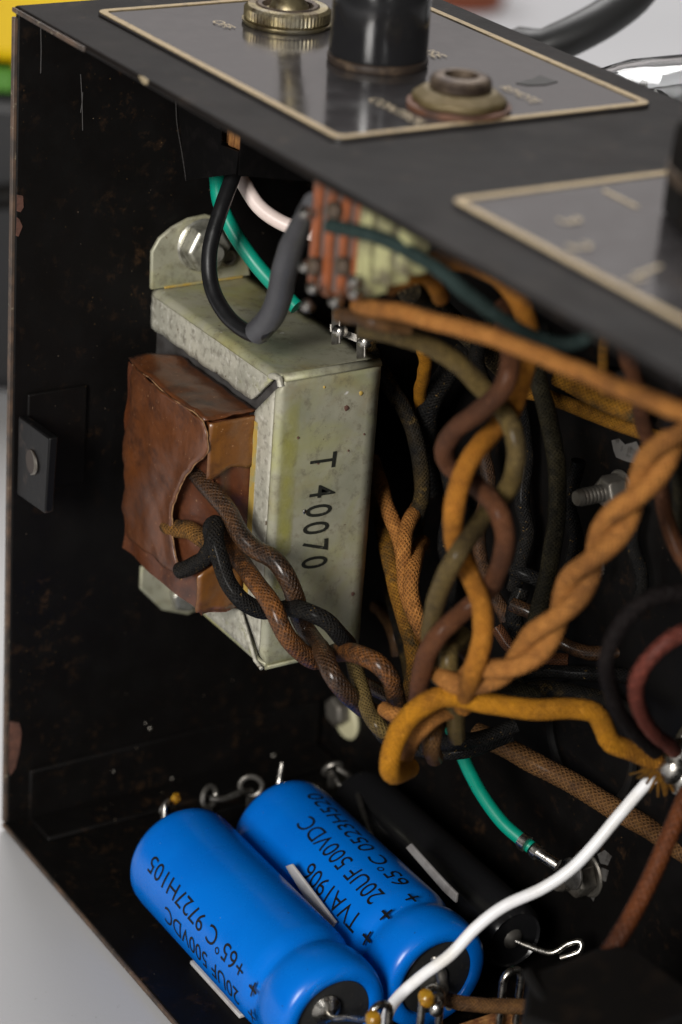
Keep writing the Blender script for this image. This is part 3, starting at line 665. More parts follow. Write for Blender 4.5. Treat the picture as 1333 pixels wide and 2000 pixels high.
# bundle right of the transformer
wire([(728, 900, 2.84), (742, 940, 2.80), (762, 1005, 2.775), (782, 1062, 2.765), (795, 1115, 2.765), (800, 1160, 2.77), (812, 1210, 2.78), (830, 1260, 2.79)], 17, C_TAN, 'tan braided wire emerging brown beside the right edge of the bracket')
wire([(818, 990, 2.82), (803, 1012, 2.775), (791, 1060, 2.745), (788, 1105, 2.74), (796, 1160, 2.74), (812, 1205, 2.745), (826, 1245, 2.77)], 17, C_TAN, 'middle tan braided wire of the three behind the transformer')
wire([(825, 1060, 2.82), (813, 1082, 2.765), (805, 1120, 2.73), (804, 1160, 2.725), (813, 1200, 2.725), (826, 1235, 2.735), (840, 1270, 2.76)], 17.5, C_TAN, 'rightmost tan braided wire of the three behind the transformer')
wire([(730, 960, 2.86), (748, 1030, 2.82), (763, 1100, 2.79), (777, 1160, 2.77), (792, 1215, 2.755), (806, 1265, 2.74), (810, 1310, 2.74), (798, 1355, 2.75), (790, 1390, 2.77)], 18, C_MUSTD, 'dirty mustard wire running down beside the tan braided wires')
wire([(758, 1130, 2.93), (772, 1190, 2.88), (786, 1245, 2.85), (800, 1300, 2.84), (806, 1345, 2.85)], 16, C_BLACKG, 'black wire behind the dirty mustard wire')
wire([(735, 1185, 2.95), (750, 1200, 2.92), (770, 1235, 2.90), (778, 1280, 2.90)], 13, C_BROWN, 'thin brown wire stub in the dark gap right of the bracket', rad=.008)

# black wire from the lug above the transformer
wire([(716, 652, 2.70), (727, 690, 2.72), (752, 738, 2.74), (785, 790, 2.755), (808, 845, 2.76), (822, 905, 2.765), (825, 960, 2.775), (814, 1015, 2.80), (806, 1050, 2.84)], 18, C_BLACKG, 'black wire with golden threads hanging from the tinned lug above the transformer')
wire([(905, 690, 2.70), (870, 735, 2.74), (835, 800, 2.78), (835, 880, 2.82), (842, 960, 2.85)], 24, C_BLACK, 'thick black wire in the gap behind the olive wire')
wire([(800, 570, 2.45), (835, 585, 2.52), (880, 625, 2.57), (930, 665, 2.62), (985, 720, 2.68)], 25, C_SPECK, 'grey speckled wire under the blurred tan diagonal wire')
wire([(826, 680, 2.62), (832, 715, 2.66), (822, 760, 2.74), (824, 810, 2.82)], 9, C_MUST, 'thin mustard wire end peeking below the olive wire', rad=.0075)

# tangle in front: reddish brown, orange and olive wires plaited together
wire([(985, 600, 2.33), (988, 650, 2.30), (998, 700, 2.285), (985, 755, 2.285), (935, 805, 2.305), (888, 840, 2.335), (868, 880, 2.36), (884, 915, 2.375), (925, 945, 2.365), (965, 985, 2.33), (987, 1040, 2.33), (980, 1096, 2.345), (955, 1150, 2.375), (909, 1191, 2.385), (866, 1229, 2.38), (838, 1270, 2.39), (822, 1324, 2.42), (815, 1380, 2.47)], 22, C_BRICK, 'reddish brown wire plaited with the bright orange wire in the tangle')
wire([(840, 512, 2.36), (880, 508, 2.31), (930, 518, 2.285), (990, 553, 2.275), (1025, 610, 2.28), (1032, 670, 2.30), (1022, 740, 2.33), (1000, 800, 2.36), (965, 842, 2.355), (925, 885, 2.325), (900, 940, 2.315), (888, 1000, 2.32), (887, 1060, 2.355), (915, 1115, 2.37), (940, 1177, 2.345), (943, 1234, 2.335), (933, 1286, 2.34), (918, 1330, 2.37), (905, 1380, 2.43)], 22.5, C_ORANGE, 'bright orange wire looping under the panel and down through the plait')
wire([(700, 640, 2.30), (760, 652, 2.30), (830, 672, 2.31), (895, 710, 2.32), (940, 755, 2.335), (980, 800, 2.34), (1004, 850, 2.33), (1009, 901, 2.335), (993, 953, 2.36), (945, 1010, 2.365), (899, 1077, 2.325), (866, 1134, 2.345), (848, 1191, 2.385), (842, 1240, 2.43), (850, 1290, 2.46)], 21.5, C_OLIVE, 'olive wire from the jack plaited with the orange and brown wires')
wire([(905, 1240, 2.45), (878, 1265, 2.425), (876, 1300, 2.42), (884, 1345, 2.43), (888, 1390, 2.47), (892, 1440, 2.53)], 21, C_OLIVE, 'olive wire passing down behind the mustard wire')
wire([(905, 1260, 2.46), (930, 1295, 2.47), (945, 1320, 2.475), (905, 1345, 2.49), (865, 1360, 2.52)], 20, C_BROWN, 'brown wire tucked under the lower end of the orange twist')
# twisted orange pair
ctr = spline([dp(*q) for q in [(1345, 800, 2.17), (1315, 845, 2.19), (1270, 920, 2.215), (1215, 1005, 2.24), (1160, 1085, 2.265), (1118, 1155, 2.29), (1072, 1225, 2.315), (1030, 1275, 2.335), (980, 1308, 2.355), (925, 1322, 2.385), (870, 1330, 2.43)]], .006)
def twist(center, ph, r_off, half):
    out = []; L = 0; n = len(center); a = None
    for i in range(n):
        T_ = (center[min(i + 1, n - 1)] - center[max(i - 1, 0)]).normalized()
        a = T_.orthogonal().normalized() if a is None else (a - T_ * a.dot(T_)).normalized()
        if i: L += (center[i] - center[i - 1]).length
        t_ = ph + math.pi * L / half; out.append(center[i] + (a * math.cos(t_) + T_.cross(a) * math.sin(t_)) * r_off)
    return out
for ph, mt, lb_ in ((0.4, C_TAN, 'strand of the twisted pair that is leftmost at its upper end'), (0.4 + math.pi, C_TAN, 'strand of the twisted pair that is rightmost at its upper end')):
    NW[0] += 1
    tag(MB().tube(twist(ctr, ph, .0088, .074), .0097, 14, rough=.10, seed=NW[0]).build('cloth_wire', mt, uv=True, ang=60), lb_, 'wire', 'cloth covered wires inside the chassis')
# mustard wire and the small ends under it
wire([(800, 1500, 2.52), (770, 1512, 2.455), (762, 1492, 2.43), (772, 1447, 2.42), (798, 1402, 2.415), (840, 1370, 2.41), (885, 1360, 2.41), (960, 1374, 2.41), (1040, 1386, 2.41), (1110, 1384, 2.415), (1160, 1392, 2.42), (1180, 1420, 2.43), (1195, 1450, 2.44), (1240, 1468, 2.455), (1290, 1490, 2.47)], 23, C_MUST, 'bright mustard wire arching across the bundle to the solder joint')
wire([(905, 1385, 2.475), (862, 1398, 2.455), (830, 1418, 2.45), (806, 1445, 2.46), (795, 1475, 2.49)], 17, C_TAN, 'short tan wire curling under the mustard arch')
wire([(752, 1385, 2.52), (770, 1395, 2.50), (800, 1400, 2.50)], 17, C_TAN, 'stub of tan wire left of the mustard arch')
wire([(858, 1405, 2.53), (846, 1435, 2.49), (842, 1462, 2.50), (850, 1480, 2.54)], 20, C_BROWN, 'dark brown wire end hanging below the mustard arch')
# foreground blurred wires
wire([(700, 596, 2.23), (730, 602, 2.20), (800, 616, 2.18), (900, 640, 2.15), (980, 664, 2.12), (1100, 712, 2.08), (1200, 755, 2.05), (1333, 803, 2.01), (1400, 825, 1.99)], 20, C_TAN, 'out of focus tan wire crossing diagonally just under the panel edge')
wire([(640, 440, 2.16), (690, 450, 2.15), (745, 466, 2.14), (800, 492, 2.13), (860, 530, 2.12), (920, 580, 2.12), (985, 625, 2.14), (1050, 660, 2.17), (1110, 672, 2.18), (1160, 650, 2.17), (1185, 610, 2.15)], 16, C_TEAL, 'out of focus teal wire soldered to the jack stack')
wire([(762, 562, 2.26), (785, 545, 2.24), (820, 535, 2.25), (845, 548, 2.28), (860, 580, 2.33)], 20, C_ORANGE, 'orange wire end bent over beside the pale fibre spacers')
wire([(665, 615, 2.30), (700, 620, 2.26), (740, 632, 2.25), (800, 640, 2.26)], 17, C_BROWN, 'blurred brown wire end at the lowest solder lugs of the jack')
# behind the tangle
wire([(1040, 690, 2.52), (1055, 755, 2.53), (1075, 830, 2.55), (1088, 920, 2.56), (1087, 1010, 2.57), (1075, 1100, 2.58), (1057, 1180, 2.60), (1035, 1255, 2.62), (1010, 1320, 2.66)], 20, C_OLIVEB, 'black olive wire hanging straight down left of the twisted orange pair')
wire([(1010, 760, 2.66), (1022, 830, 2.68), (1028, 900, 2.70), (1020, 980, 2.70), (1030, 1040, 2.71), (1018, 1090, 2.72), (1005, 1150, 2.74)], 17, C_BLACK, 'black wire in the shade left of the black olive wire')
wire([(985, 1100, 2.73), (1020, 1120, 2.72), (1060, 1136, 2.72), (1105, 1160, 2.74)], 13, C_BLACK, 'thin black wire crossing behind the black olive wire', rad=.0085)
wire([(1020, 1150, 2.72), (1005, 1200, 2.72), (1015, 1260, 2.73), (1000, 1320, 2.74)], 19, C_BLACK, 'black wire low in the gap between the orange loop and the twisted pair')
wire([(1330, 1330, 2.62), (1200, 1318, 2.66), (1130, 1315, 2.67), (1060, 1310, 2.68), (980, 1325, 2.70)], 17, C_BLACK, 'black wire running level behind the twisted pair')
wire([(1250, 1395, 2.60), (1180, 1365, 2.64), (1110, 1350, 2.66), (1040, 1345, 2.68), (960, 1370, 2.70)], 17, C_BLACKG, 'black wire with golden threads just above the mustard wire')
wire([(1010, 1415, 2.62), (950, 1440, 2.62), (890, 1448, 2.62), (830, 1458, 2.66)], 17, C_BLACK, 'black wire below the mustard arch')
wire([(1000, 1435, 2.66), (930, 1462, 2.66), (860, 1470, 2.67), (800, 1460, 2.70)], 16, C_BLACK, 'lowest black wire under the bundle above the green wire')
wire([(1020, 765, 2.60), (1070, 775, 2.59), (1150, 806, 2.565), (1230, 836, 2.54), (1330, 870, 2.50)], 16, C_MUSTD, 'lower mustard brown wire running level in front of the deck')
wire([(1090, 735, 2.56), (1140, 765, 2.54), (1200, 792, 2.52), (1260, 815, 2.50)], 22, C_MUSTD, 'upper mustard brown wire above its twin in front of the deck')
wire([(1185, 640, 2.40), (1180, 680, 2.41), (1178, 730, 2.44), (1180, 770, 2.48)], 12, C_MUSTD, 'short upright mustard wire under the panel at the right')
wire([(1210, 640, 2.26), (1228, 700, 2.26), (1248, 770, 2.29), (1258, 830, 2.32), (1285, 920, 2.36), (1300, 1000, 2.37), (1325, 1075, 2.37), (1360, 1130, 2.37)], 18, C_BRICK, 'reddish brown wire running down the right edge behind the twisted pair')
wire([(1290, 640, 2.10), (1315, 720, 2.12), (1318, 800, 2.16), (1300, 860, 2.2)], 18, C_DULLB, 'blurred dark wire under the panel at the right edge')
wire([(1400, 1150, 2.24), (1333, 1155, 2.23), (1270, 1170, 2.225), (1213, 1218, 2.23), (1186, 1290, 2.25), (1196, 1360, 2.29), (1230, 1420, 2.35), (1280, 1468, 2.43)], 18, C_DULLB, 'dull black wire looping into the solder joint')
wire([(1400, 1225, 2.26), (1340, 1235, 2.255), (1292, 1262, 2.255), (1250, 1315, 2.265), (1245, 1370, 2.30), (1272, 1425, 2.36), (1318, 1465, 2.44)], 17.5, C_RED, 'brick red wire looping inside the dull black one')
wire([(930, 1432, 2.76), (970, 1452, 2.745), (1040, 1488, 2.73), (1120, 1530, 2.71), (1200, 1578, 2.685), (1262, 1616, 2.66), (1340, 1665, 2.63), (1400, 1700, 2.6)], 24, C_BROWN, 'thick brown braided wire lying along the deck below the solder joint')
wire([(1345, 1545, 2.38), (1322, 1600, 2.37), (1272, 1715, 2.36), (1225, 1805, 2.35), (1185, 1870, 2.34)], 20, C_SLEEVE, 'straight reddish brown sleeved wire sloping down at the lower right', rough=.01)
# vinyl wires
wire([(410, 300, 2.74), (423, 340, 2.73), (430, 395, 2.725), (455, 450, 2.72), (492, 505, 2.715), (530, 550, 2.71), (580, 600, 2.70)], 15.5, PVCG, 'green vinyl wire passing behind the black one near the bolt', 'vinyl_wire', rough=0)
wire([(455, 320, 2.70), (475, 355, 2.695), (505, 402, 2.69), (545, 432, 2.685), (590, 450, 2.68), (640, 465, 2.67)], 15.5, PVCP, 'off white vinyl wire curving behind the grey sleeve', 'vinyl_wire', rough=0)
wire([(470, 300, 2.66), (455, 345, 2.655), (430, 415, 2.645), (410, 490, 2.64), (414, 560, 2.635), (445, 618, 2.62), (490, 652, 2.60), (515, 648, 2.58), (535, 620, 2.56), (552, 570, 2.53)], 16, PVCB, 'black vinyl wire sagging over the top of the transformer', 'vinyl_wire', rough=.01)
o = wire([(502, 650, 2.592), (530, 618, 2.562), (546, 580, 2.53), (556, 530, 2.49), (575, 470, 2.43), (597, 420, 2.34), (612, 395, 2.27)], 29, SHRINK, 'grey heat shrink sleeve on the end of the black vinyl wire', 'heat_shrink_sleeve', rough=.05, cat='sleeve', taper=lambda t_: (.92 if t_ < .45 else .92 - .28 * min(1, (t_ - .45) / .3)))
wire([(880, 1420, 2.80), (898, 1462, 2.775), (918, 1508, 2.76), (945, 1557, 2.745), (985, 1610, 2.73), (1038, 1655, 2.715)], 13.5, PVCG, 'green vinyl wire running down to the crimped ring terminal', 'vinyl_wire', rough=0)
wire([(742, 2060, 2.555), (752, 2000, 2.545), (772, 1955, 2.54), (822, 1908, 2.53), (880, 1865, 2.52), (930, 1812, 2.515), (985, 1770, 2.515), (1060, 1735, 2.515), (1115, 1698, 2.51), (1160, 1652, 2.505), (1210, 1592, 2.50), (1262, 1532, 2.49), (1285, 1515, 2.485)], 12.2, PVCW, 'white vinyl wire sweeping from the blue capacitors up to the solder joint', 'vinyl_wire', rough=0, seg=20)
wire([(868, 1950, 2.56), (900, 1958, 2.55), (960, 1965, 2.535), (1020, 1966, 2.52), (1060, 1962, 2.51)], 17, C_BROWN, 'short glossy brown wire between the lugs at the bottom edge')

more = [
    ([(870, 900, 2.78), (885, 980, 2.79), (870, 1060, 2.80), (880, 1140, 2.82), (865, 1220, 2.84)], 17, C_BLACK, 'black wire in the dark behind the top of the plait'),
    ([(940, 860, 2.72), (955, 950, 2.73), (935, 1040, 2.74), (950, 1130, 2.75), (990, 1210, 2.76)], 16, C_DBROWN, 'dark brown wire passing straight behind the plait'),
    ([(1130, 900, 2.62), (1110, 980, 2.64), (1125, 1060, 2.66), (1100, 1140, 2.68), (1060, 1220, 2.69)], 17, C_BLACK, 'black wire close to the deck between stud and black olive wire'),
    ([(1000, 1180, 2.70), (1050, 1205, 2.69), (1090, 1250, 2.69), (1150, 1275, 2.68), (1230, 1270, 2.66)], 16, C_DBROWN, 'dark brown wire curving under the twisted pair'),
    ([(970, 1225, 2.69), (1000, 1265, 2.685), (1050, 1285, 2.68), (1110, 1290, 2.675)], 15, C_BRICK, 'dim reddish brown wire low behind the twisted pair'),
    ([(1250, 985, 2.55), (1235, 1060, 2.56), (1255, 1130, 2.57), (1240, 1200, 2.58)], 15, C_BLACK, 'black wire behind the dull black loop'),
    ([(1310, 880, 2.42), (1330, 960, 2.44), (1320, 1040, 2.46), (1345, 1120, 2.48)], 16, C_OLIVEB, 'black olive wire at the right edge'),
    ([(960, 620, 2.55), (930, 700, 2.6), (960, 770, 2.63), (1000, 840, 2.66)], 17, C_BLACKG, 'dark wire with golden threads behind the crossing below the tan diagonal'),
    ([(1060, 640, 2.44), (1100, 690, 2.46), (1160, 720, 2.47), (1230, 735, 2.46)], 15, C_BLACK, 'black wire just under the panel behind the teal wire'),
    ([(835, 1290, 2.62), (860, 1330, 2.61), (920, 1350, 2.61), (990, 1340, 2.62), (1050, 1360, 2.63)], 16, C_OLIVEB, 'black olive wire buried in the bundle above the mustard arch'),
    ([(700, 1330, 2.72), (740, 1350, 2.70), (790, 1375, 2.68), (850, 1395, 2.67)], 17, C_DBROWN, 'dark brown wire entering the bundle behind the olive lead'),
]
for q_, r_, m_, l_ in more: wire(q_, r_, m_, l_)

# solder joint, right edge
t = thing('solder_joint', dp(1320, 1500, 2.47), 'shiny solder joint at the right edge where four wires meet', 'solder joint')
for x, y, d_, r in [(1318, 1500, 2.462, .017), (1332, 1470, 2.455, .015), (1338, 1520, 2.465, .016)]:
    MB().lathe(dp(x, y, d_) - Vector((0, 0, r)), (0, 0, 1), [(r * .35, 0), (r * .8, r * .35), (r, r), (r * .8, r * 1.65), (r * .35, r * 2)], 16, squash=lambda i, h: 1 + .12 * math.sin(i * 1.7 + h * 300)).build('solder_blob', TIN, t)
MB().tube(spline([dp(1325, 1545, 2.47), dp(1322, 1490, 2.458), dp(1335, 1440, 2.46), dp(1350, 1420, 2.46)]), .007, 10).build('lug', TIN, t)
for i in range(16):
    a = rnd.uniform(-1, 1); x0, y0 = 1290 + rnd.uniform(-8, 8), 1498 + rnd.uniform(-12, 14)
    if i < 8: e = (x0 - rnd.uniform(18, 62), y0 + rnd.uniform(14, 40))
    else: e = (x0 + rnd.uniform(-4, 24), y0 + rnd.uniform(30, 64))
    MB().tube(spline([dp(x0, y0, 2.465), dp((x0 + e[0]) / 2, (y0 + e[1]) / 2 + rnd.uniform(-5, 7), 2.46), dp(e[0], e[1], 2.465)]), .0016, 5).build('frayed_thread', C_MUSTD, t, uv=True)

# tinned lugs over the transformer top
t = thing('solder_lug', at(655, 650, 'X', .30), 'pair of bright tinned solder lugs above the transformer', 'lug')
for x, y, d_, hh in [(657, 632, 2.62, .022), (706, 652, 2.615, .026)]:
    c = dp(x, y, d_); MB().obox(c, (RIGHT * .5 - FWD * .85) * .0085, UP * hh, (FWD * .5 + RIGHT * .85) * .0013).build('lug', TINDULL, t, bevel=.001)
    MB().lathe(c + RIGHT * .004 - FWD * .003 - UP * .008, -FWD, [(.006, -.003), (.0085, 0), (.006, .004), (.002, .006)], 12).build('solder_blob', TIN, t)
MB().obox(dp(682, 655, 2.635), RIGHT * .020 - UP * .008, UP * .004, FWD * .001).build('link', TINDULL, t)

# ------------------------------------------------------------------ deck hardware
def stud(px, label, r=.0145, L=.075, nutr=.03, tilt=(0, -1, 0)):
    c = at(px[0], px[1], 'Y', D); t = thing('stud', c - Vector((0, 0, .02)), label, 'bolt')
    MB().lathe(c, tilt, [(nutr * 1.15, 0), (nutr * 1.18, .002), (nutr * 1.1, .004)], 30).build('lock_washer', STEEL, t)
    MB().lathe(c + Vector(tilt) * .0042, tilt, [(nutr, 0), (nutr * 1.02, .003), (nutr * 1.02, .018), (nutr * .85, .022), (r, .022)], 6, phase=.2).build('hex_nut', STEEL, t, bevel=.0015)
    threaded(c + Vector(tilt) * .004, tilt, r, L, .0048).build('threaded_shank', STEEL, t)
    return t
stud((1215, 955), 'grey threaded stud with nut on the deck beside the twisted orange pair', r=.0095, L=.056, nutr=.018)
ts = stud((1150, 1706), 'nut and stud on the scraped deck under the white wire', r=.011, L=.042, nutr=.023)
for pp in ([(1168, 1668), (1182, 1660), (1196, 1672), (1188, 1690), (1174, 1686)], [(1176, 1694), (1190, 1700), (1184, 1722), (1172, 1716)], [(1150, 1745), (1166, 1742), (1160, 1760)]):
    MB().prism([at(x, y, 'Y', D - .0002) for x, y in pp], (0, -.0006, 0)).build('scraped_patch', BAREMETAL, ts, smooth=False)
c = at(672, 1388, 'Y', D)
t = thing('bolt', c - Vector((0, 0, .03)), 'pale washer and nut in the dark corner below the transformer', 'bolt')
MB().lathe(c + Vector((.012, 0, -.006)), (0, -1, 0), [(.026, 0), (.027, .003), (.024, .006)], 24).build('washer', mat('cream fibre washer', (.5, .47, .3), rough=.6), t)
MB().lathe(c + Vector((.006, -.006, .006)), (0, -1, 0), [(.02, 0), (.02, .014), (.016, .017), (.008, .017)], 6).build('hex_nut', STEEL, t, bevel=.001)
for x, y, lb_ in [(1165, 1105, 'small tinned lug behind the middle of the twisted pair'), (1120, 1125, 'tiny tinned loop showing left of the twisted pair')]:
    c = at(x, y, 'Y', D - .04)
    tag(MB().tube([c + Vector((.011 * math.cos(k * .5), 0, .011 * math.sin(k * .5))) for k in range(13)], .0028, 8).build('wire_loop', TINDULL), lb_, 'lug')

# ring terminal of the green wire
t = thing('ring_terminal', dp(1060, 1670, 2.70), 'crimped tin ring terminal on the end of the lower green wire', 'terminal')
a, e = dp(1018, 1640, 2.712), dp(1052, 1666, 2.70); ax = (e - a)
MB().tube([a, a + ax * .35], .0098, 18).build('crimp_barrel', TIN, t)
MB().tube([a + ax * .72, a + ax * 1.0], .0092, 18).build('crimp_barrel', TIN, t)
a2, e2 = dp(1050, 1664, 2.70), dp(1090, 1690, 2.69)
MB().tube([a2, (a2 + e2) / 2, e2], .0072, 14).build('neck', TIN, t)
MB().lathe(at(1120, 1706, 'Y', D - .05), (0, -1, .1), [(.016, 0), (.018, .001), (.018, .003), (.016, .004)], 28).build('ring', TINDULL, t)

# ------------------------------------------------------------------ blue capacitors
def blue_cap(X0, X1, Y, R, label, z0):
    t = thing('capacitor', ((X0 + X1) / 2, Y, z0), label, 'capacitor', 'blue electrolytic capacitors')
    Zc = z0 + R; o = (X0, Y, Zc); L = X1 - X0
    prof = [(R * .45, .003), (R * .80, .0), (R * .93, .003), (R * .985, .010), (R, .022), (R, L - .084), (R * .985, L - .076), (R * .935, L - .067), (R * .905, L - .061), (R * .905, L - .058), (R * .94, L - .052), (R * .985, L - .044), (R, L - .034), (R, L - .024), (R * .985, L - .013), (R * .94, L - .0045), (R * .87, L - .0006), (R * .78, L), (R * .70, L - .0008), (R * .68, L - .003), (R * .66, L - .008)]
    MB().lathe(o, (1, 0, 0), prof, 96).build('sleeve', BLUE, t, ang=60)
    MB().lathe((X1 - .0075, Y, Zc), (1, 0, 0), [(R * .655, 0), (R * .66, .003), (R * .1, .0035)], 64).build('end_disc', DISC, t)
    MB().lathe((X0 + .0005, Y, Zc), (1, 0, 0), [(R * .44, 0), (R * .44, .004)], 32).build('end_disc', DISC, t)
    return t, Zc
RC = .0665
def cap_text(t, txt, Xa, Xb, Y, Zc, ang, size, skew=38):
    # reads towards the far end; letter tops turn down the near flank
    vs, fs = font_mesh(txt, size)
    x0, x1 = min(v[0] for v in vs), max(v[0] for v in vs)
    k = (abs(Xa - Xb) + .0125) / (x1 - x0) if Xa != Xb else .95
    bm = bmesh.new(); bv = [bm.verts.new((x, y, 0)) for x, y in vs]
    for f in fs:
        try: bm.faces.new([bv[i] for i in f])
        except ValueError: pass
    for i in range(-3, 12):
        bmesh.ops.bisect_plane(bm, geom=bm.verts[:] + bm.edges[:] + bm.faces[:], plane_co=(0, i * .0032, 0), plane_no=(0, 1, 0))
    bm.verts.index_update(); rr = RC + .0006
    def m3(v):
        X = Xa + .0062 - (v.co.x - x0) * k
        th_ = math.radians(ang + skew * (X - .45)) + v.co.y / RC
        return Vector((X, Y - math.sin(th_) * rr, Zc + math.cos(th_) * rr))
    b = MB(); b.add([m3(v) for v in bm.verts], [tuple(v.index for v in f.verts) for f in bm.faces]); bm.free()
    return b.build('printed_text', INK, t, smooth=False)
c1, zc = blue_cap(.245, .590, .100, RC, 'nearer blue capacitor printed 9727H105 lying on the side wall', .006)
cap_text(c1, '+65\u00b0C 9727H105', .498, .294, .100, zc, 59, .029)
cap_text(c1, '20UF 500VDC', .498, .346, .100, zc, 87, .029)
cap_text(c1, '+', .53, .53, .100, zc, 60, .036); cap_text(c1, '+', .534, .534, .100, zc, 86, .036)
c2, zc = blue_cap(.243, .580, .236, RC, 'farther blue capacitor printed TVA1906 between its twin and the deck', .006)
cap_text(c2, '65\u00b0C 0523H520', .486, .294, .236, zc, -15, .0295)
cap_text(c2, '20UF 500VDC', .490, .334, .236, zc, 15, .031)
cap_text(c2, 'TVA1906', .494, .394, .236, zc, 45, .031)
for a_, x_ in ((-14, .520), (17, .523), (45, .524)): cap_text(c2, '+', x_, x_, .236, zc, a_, .036)
# leads
def lead(t, pts, r=.0034, m=TIN, nm='lead'): return MB().tube(spline(pts, .004), r, 10, rough=.04, seed=3).build(nm, m, t)
wq = at(634, 1968, 'X', .584)
MB().lathe(wq, (1, -.1, .05), [(.0155, 0), (.0165, .002), (.0165, .005), (.011, .008), (.006, .011)], 24).build('weld_button', TIN, c1)
lead(c1, [wq + Vector((.006, 0, 0)), wq + Vector((.022, -.002, .002)), at(680, 1988, 'X', .625), at(728, 1994, 'X', .668)])
MB().lathe((.574, .232, .0725), (1, 0, 0), [(.0165, 0), (.0172, .002), (.0165, .005), (.006, .008)], 24).build('weld_button', TINDULL, c2)
lead(c2, [(.585, .232, .0725), (.61, .225, .072), (.63, .214, .085), (.65, .20, .095)], .0036, TINDULL)
lead(c1, [(.245, .10, .0725), (.22, .102, .073), (.20, .108, .085), (.19, .112, .105), (.185, .12, .09)])
lead(c2, [(.243, .236, .0725), (.215, .25, .073), (.19, .265, .085), (.18, .275, .115)])
# foam pads under the capacitors
a, e = at(372, 1878, 'Z', .004), at(470, 1985, 'Z', .004)
tag(MB().box(a.x, e.x, (a.y + e.y) / 2 - .001, .085, .0005, .0058).build('foam_pad', WHITE, bevel=.0015), 'white foam strip showing below the nearer blue capacitor', 'foam pad', 'foam pads under the capacitors')
q = [at(x, y, 'Y', .1665) for x, y in [(557, 1692), (569, 1688), (655, 1802), (648, 1812), (606, 1774)]]
tag(MB().prism(q, (0, .0035, 0)).build('foam_pad', WHITE, bevel=.001), 'white foam strip in the gap between the two blue capacitors', 'foam pad', 'foam pads under the capacitors')
q = [at(x, y, 'Y', .303) for x, y in [(792, 1656), (801, 1648), (868, 1722), (892, 1746), (890, 1764), (866, 1742)]]
tag(MB().prism(q, (0, .0035, 0)).build('foam_pad', mat('foam darkened for shade', (.24, .23, .225), rough=.8, layers=[((.14, .13, .125), 250, .45, .7)], bump=[(600, .3)]), bevel=.001), 'shade-darkened foam strip between the farther blue capacitor and the black one', 'foam pad', 'foam pads under the capacitors')  # white foam given a darker colour for the low light down there

# black tubular capacitor next to the deck
t = thing('capacitor', (.36, .372, 0), 'glossy black tubular capacitor in the shade beside the blue ones', 'capacitor')
MB().lathe((.19, .378, .046), (1, -.02, .02), [(.025, 0), (.037, .006), (.041, .02), (.041, .325), (.0395, .336), (.034, .345), (.032, .342)], 48).build('body', BAKE, t)
MB().lathe((.5265, .371, .053), (1, -.02, .02), [(.033, 0), (.033, .002), (.01, .003)], 32).build('end_disc', GREYDISC, t)
MB().lathe((.529, .371, .053), (1, -.02, .02), [(.012, 0), (.0125, .003), (.008, .007), (.003, .009)], 16).build('weld_button', TINDULL, t)
lead(t, [(.535, .371, .053), (.56, .385, .052), (.575, .395, .055), (.58, .41, .065), (.588, .42, .07), (.592, .417, .06), (.582, .40, .05)], .0038)
lead(t, [(.19, .378, .046), (.165, .37, .05), (.15, .36, .075)], .003, TINDULL)
# tag strip at the far end of the capacitors
t = thing('tag_strip', (.14, .22, 0), 'row of tinned solder tags behind the far ends of the blue capacitors', 'tag strip')
MB().box(.150, .156, .15, .35, .02, .052).build('board', BAKEDULL, t, bevel=.001)
for x, y, big in [(324, 1576, .008), (409, 1556, .0115), (491, 1535, .012), (650, 1502, .0105)]:
    c = at(x, y, 'X', .160)
    pts = [c + Vector((.006 * math.sin(k * math.pi / 8 + y), big * math.cos(k * math.pi / 8), big * math.sin(k * math.pi / 8))) for k in range(17 if big > .011 else 14)]
    MB().tube(pts, .0034, 8).build('tag', TINDULL, t)
    MB().obox((c.x, c.y, (c.z - .013 + .05) / 2), (.0012, 0, 0), (0, .005, 0), (0, 0, max(.004, (c.z - .013 - .05) / 2 + .004))).build('tag_stem', TINDULL, t)
MB().lathe(at(344, 1560, 'X', .162), (0, 0, 1), [(.003, -.006), (.0065, 0), (.004, .006)], 12).build('flux_drop', FLUX, t)
MB().tube(spline([at(411, 1560, 'X', .165), at(440, 1560, 'X', .17), at(470, 1548, 'X', .168), at(492, 1545, 'X', .165)]), .004, 8).build('link', TINDULL, t)
tag(MB().tube(spline([at(660, 1500, 'X', .165), at(690, 1525, 'X', .19), (.29, .325, .085), (.33, .32, .06)]), .0035, 8).build('bare_wire', TINDULL), 'bare wire lead lying beside the farther blue capacitor', 'wire')

# tag strip at the near end, bottom edge
t = thing('tag_strip', (.67, .19, 0), 'tag strip with upright tinned lugs at the bottom edge of the photo', 'tag strip')
MB().box(.664, .671, .06, .40, .03, .082).build('board', PHEN, t, bevel=.001)
def hairpin(cx, cy, top, w_, label=None):
    pts = [Vector((cx, cy - w_, .07)), Vector((cx, cy - w_, top - w_))] + [Vector((cx, cy - w_ * math.cos(k * math.pi / 8), top - w_ + w_ * math.sin(k * math.pi / 8))) for k in range(1, 8)] + [Vector((cx, cy + w_, top - w_)), Vector((cx, cy + w_, .07))]
    return MB().tube(pts, .0042, 10).build('tag', TIN, t)
for x, y in [(1003, 1895), (846, 1930), (744, 1962)]:
    c = at(x, y, 'X', .676); hairpin(.676, c.y, c.z, .0115)
for x, y in [(833, 1950), (730, 1992), (852, 1968)]:
    c = at(x, y, 'X', .684)
    MB().lathe(c, (.6, -.4, .4), [(.004, -.007), (.0092, -.002), (.008, .003), (.003, .007)], 14, squash=lambda i, h: 1 + .12 * math.sin(i * .9 + h * 200)).build('flux_drop' if x != 852 else 'solder_blob', FLUX if x != 852 else TIN, t)
MB().tube(spline([at(850, 1870, 'X', .64), at(862, 1905, 'X', .655), at(866, 1935, 'X', .67), at(850, 1950, 'X', .68)]), .0055, 10).build('wrapped_lead', TINDULL, t)

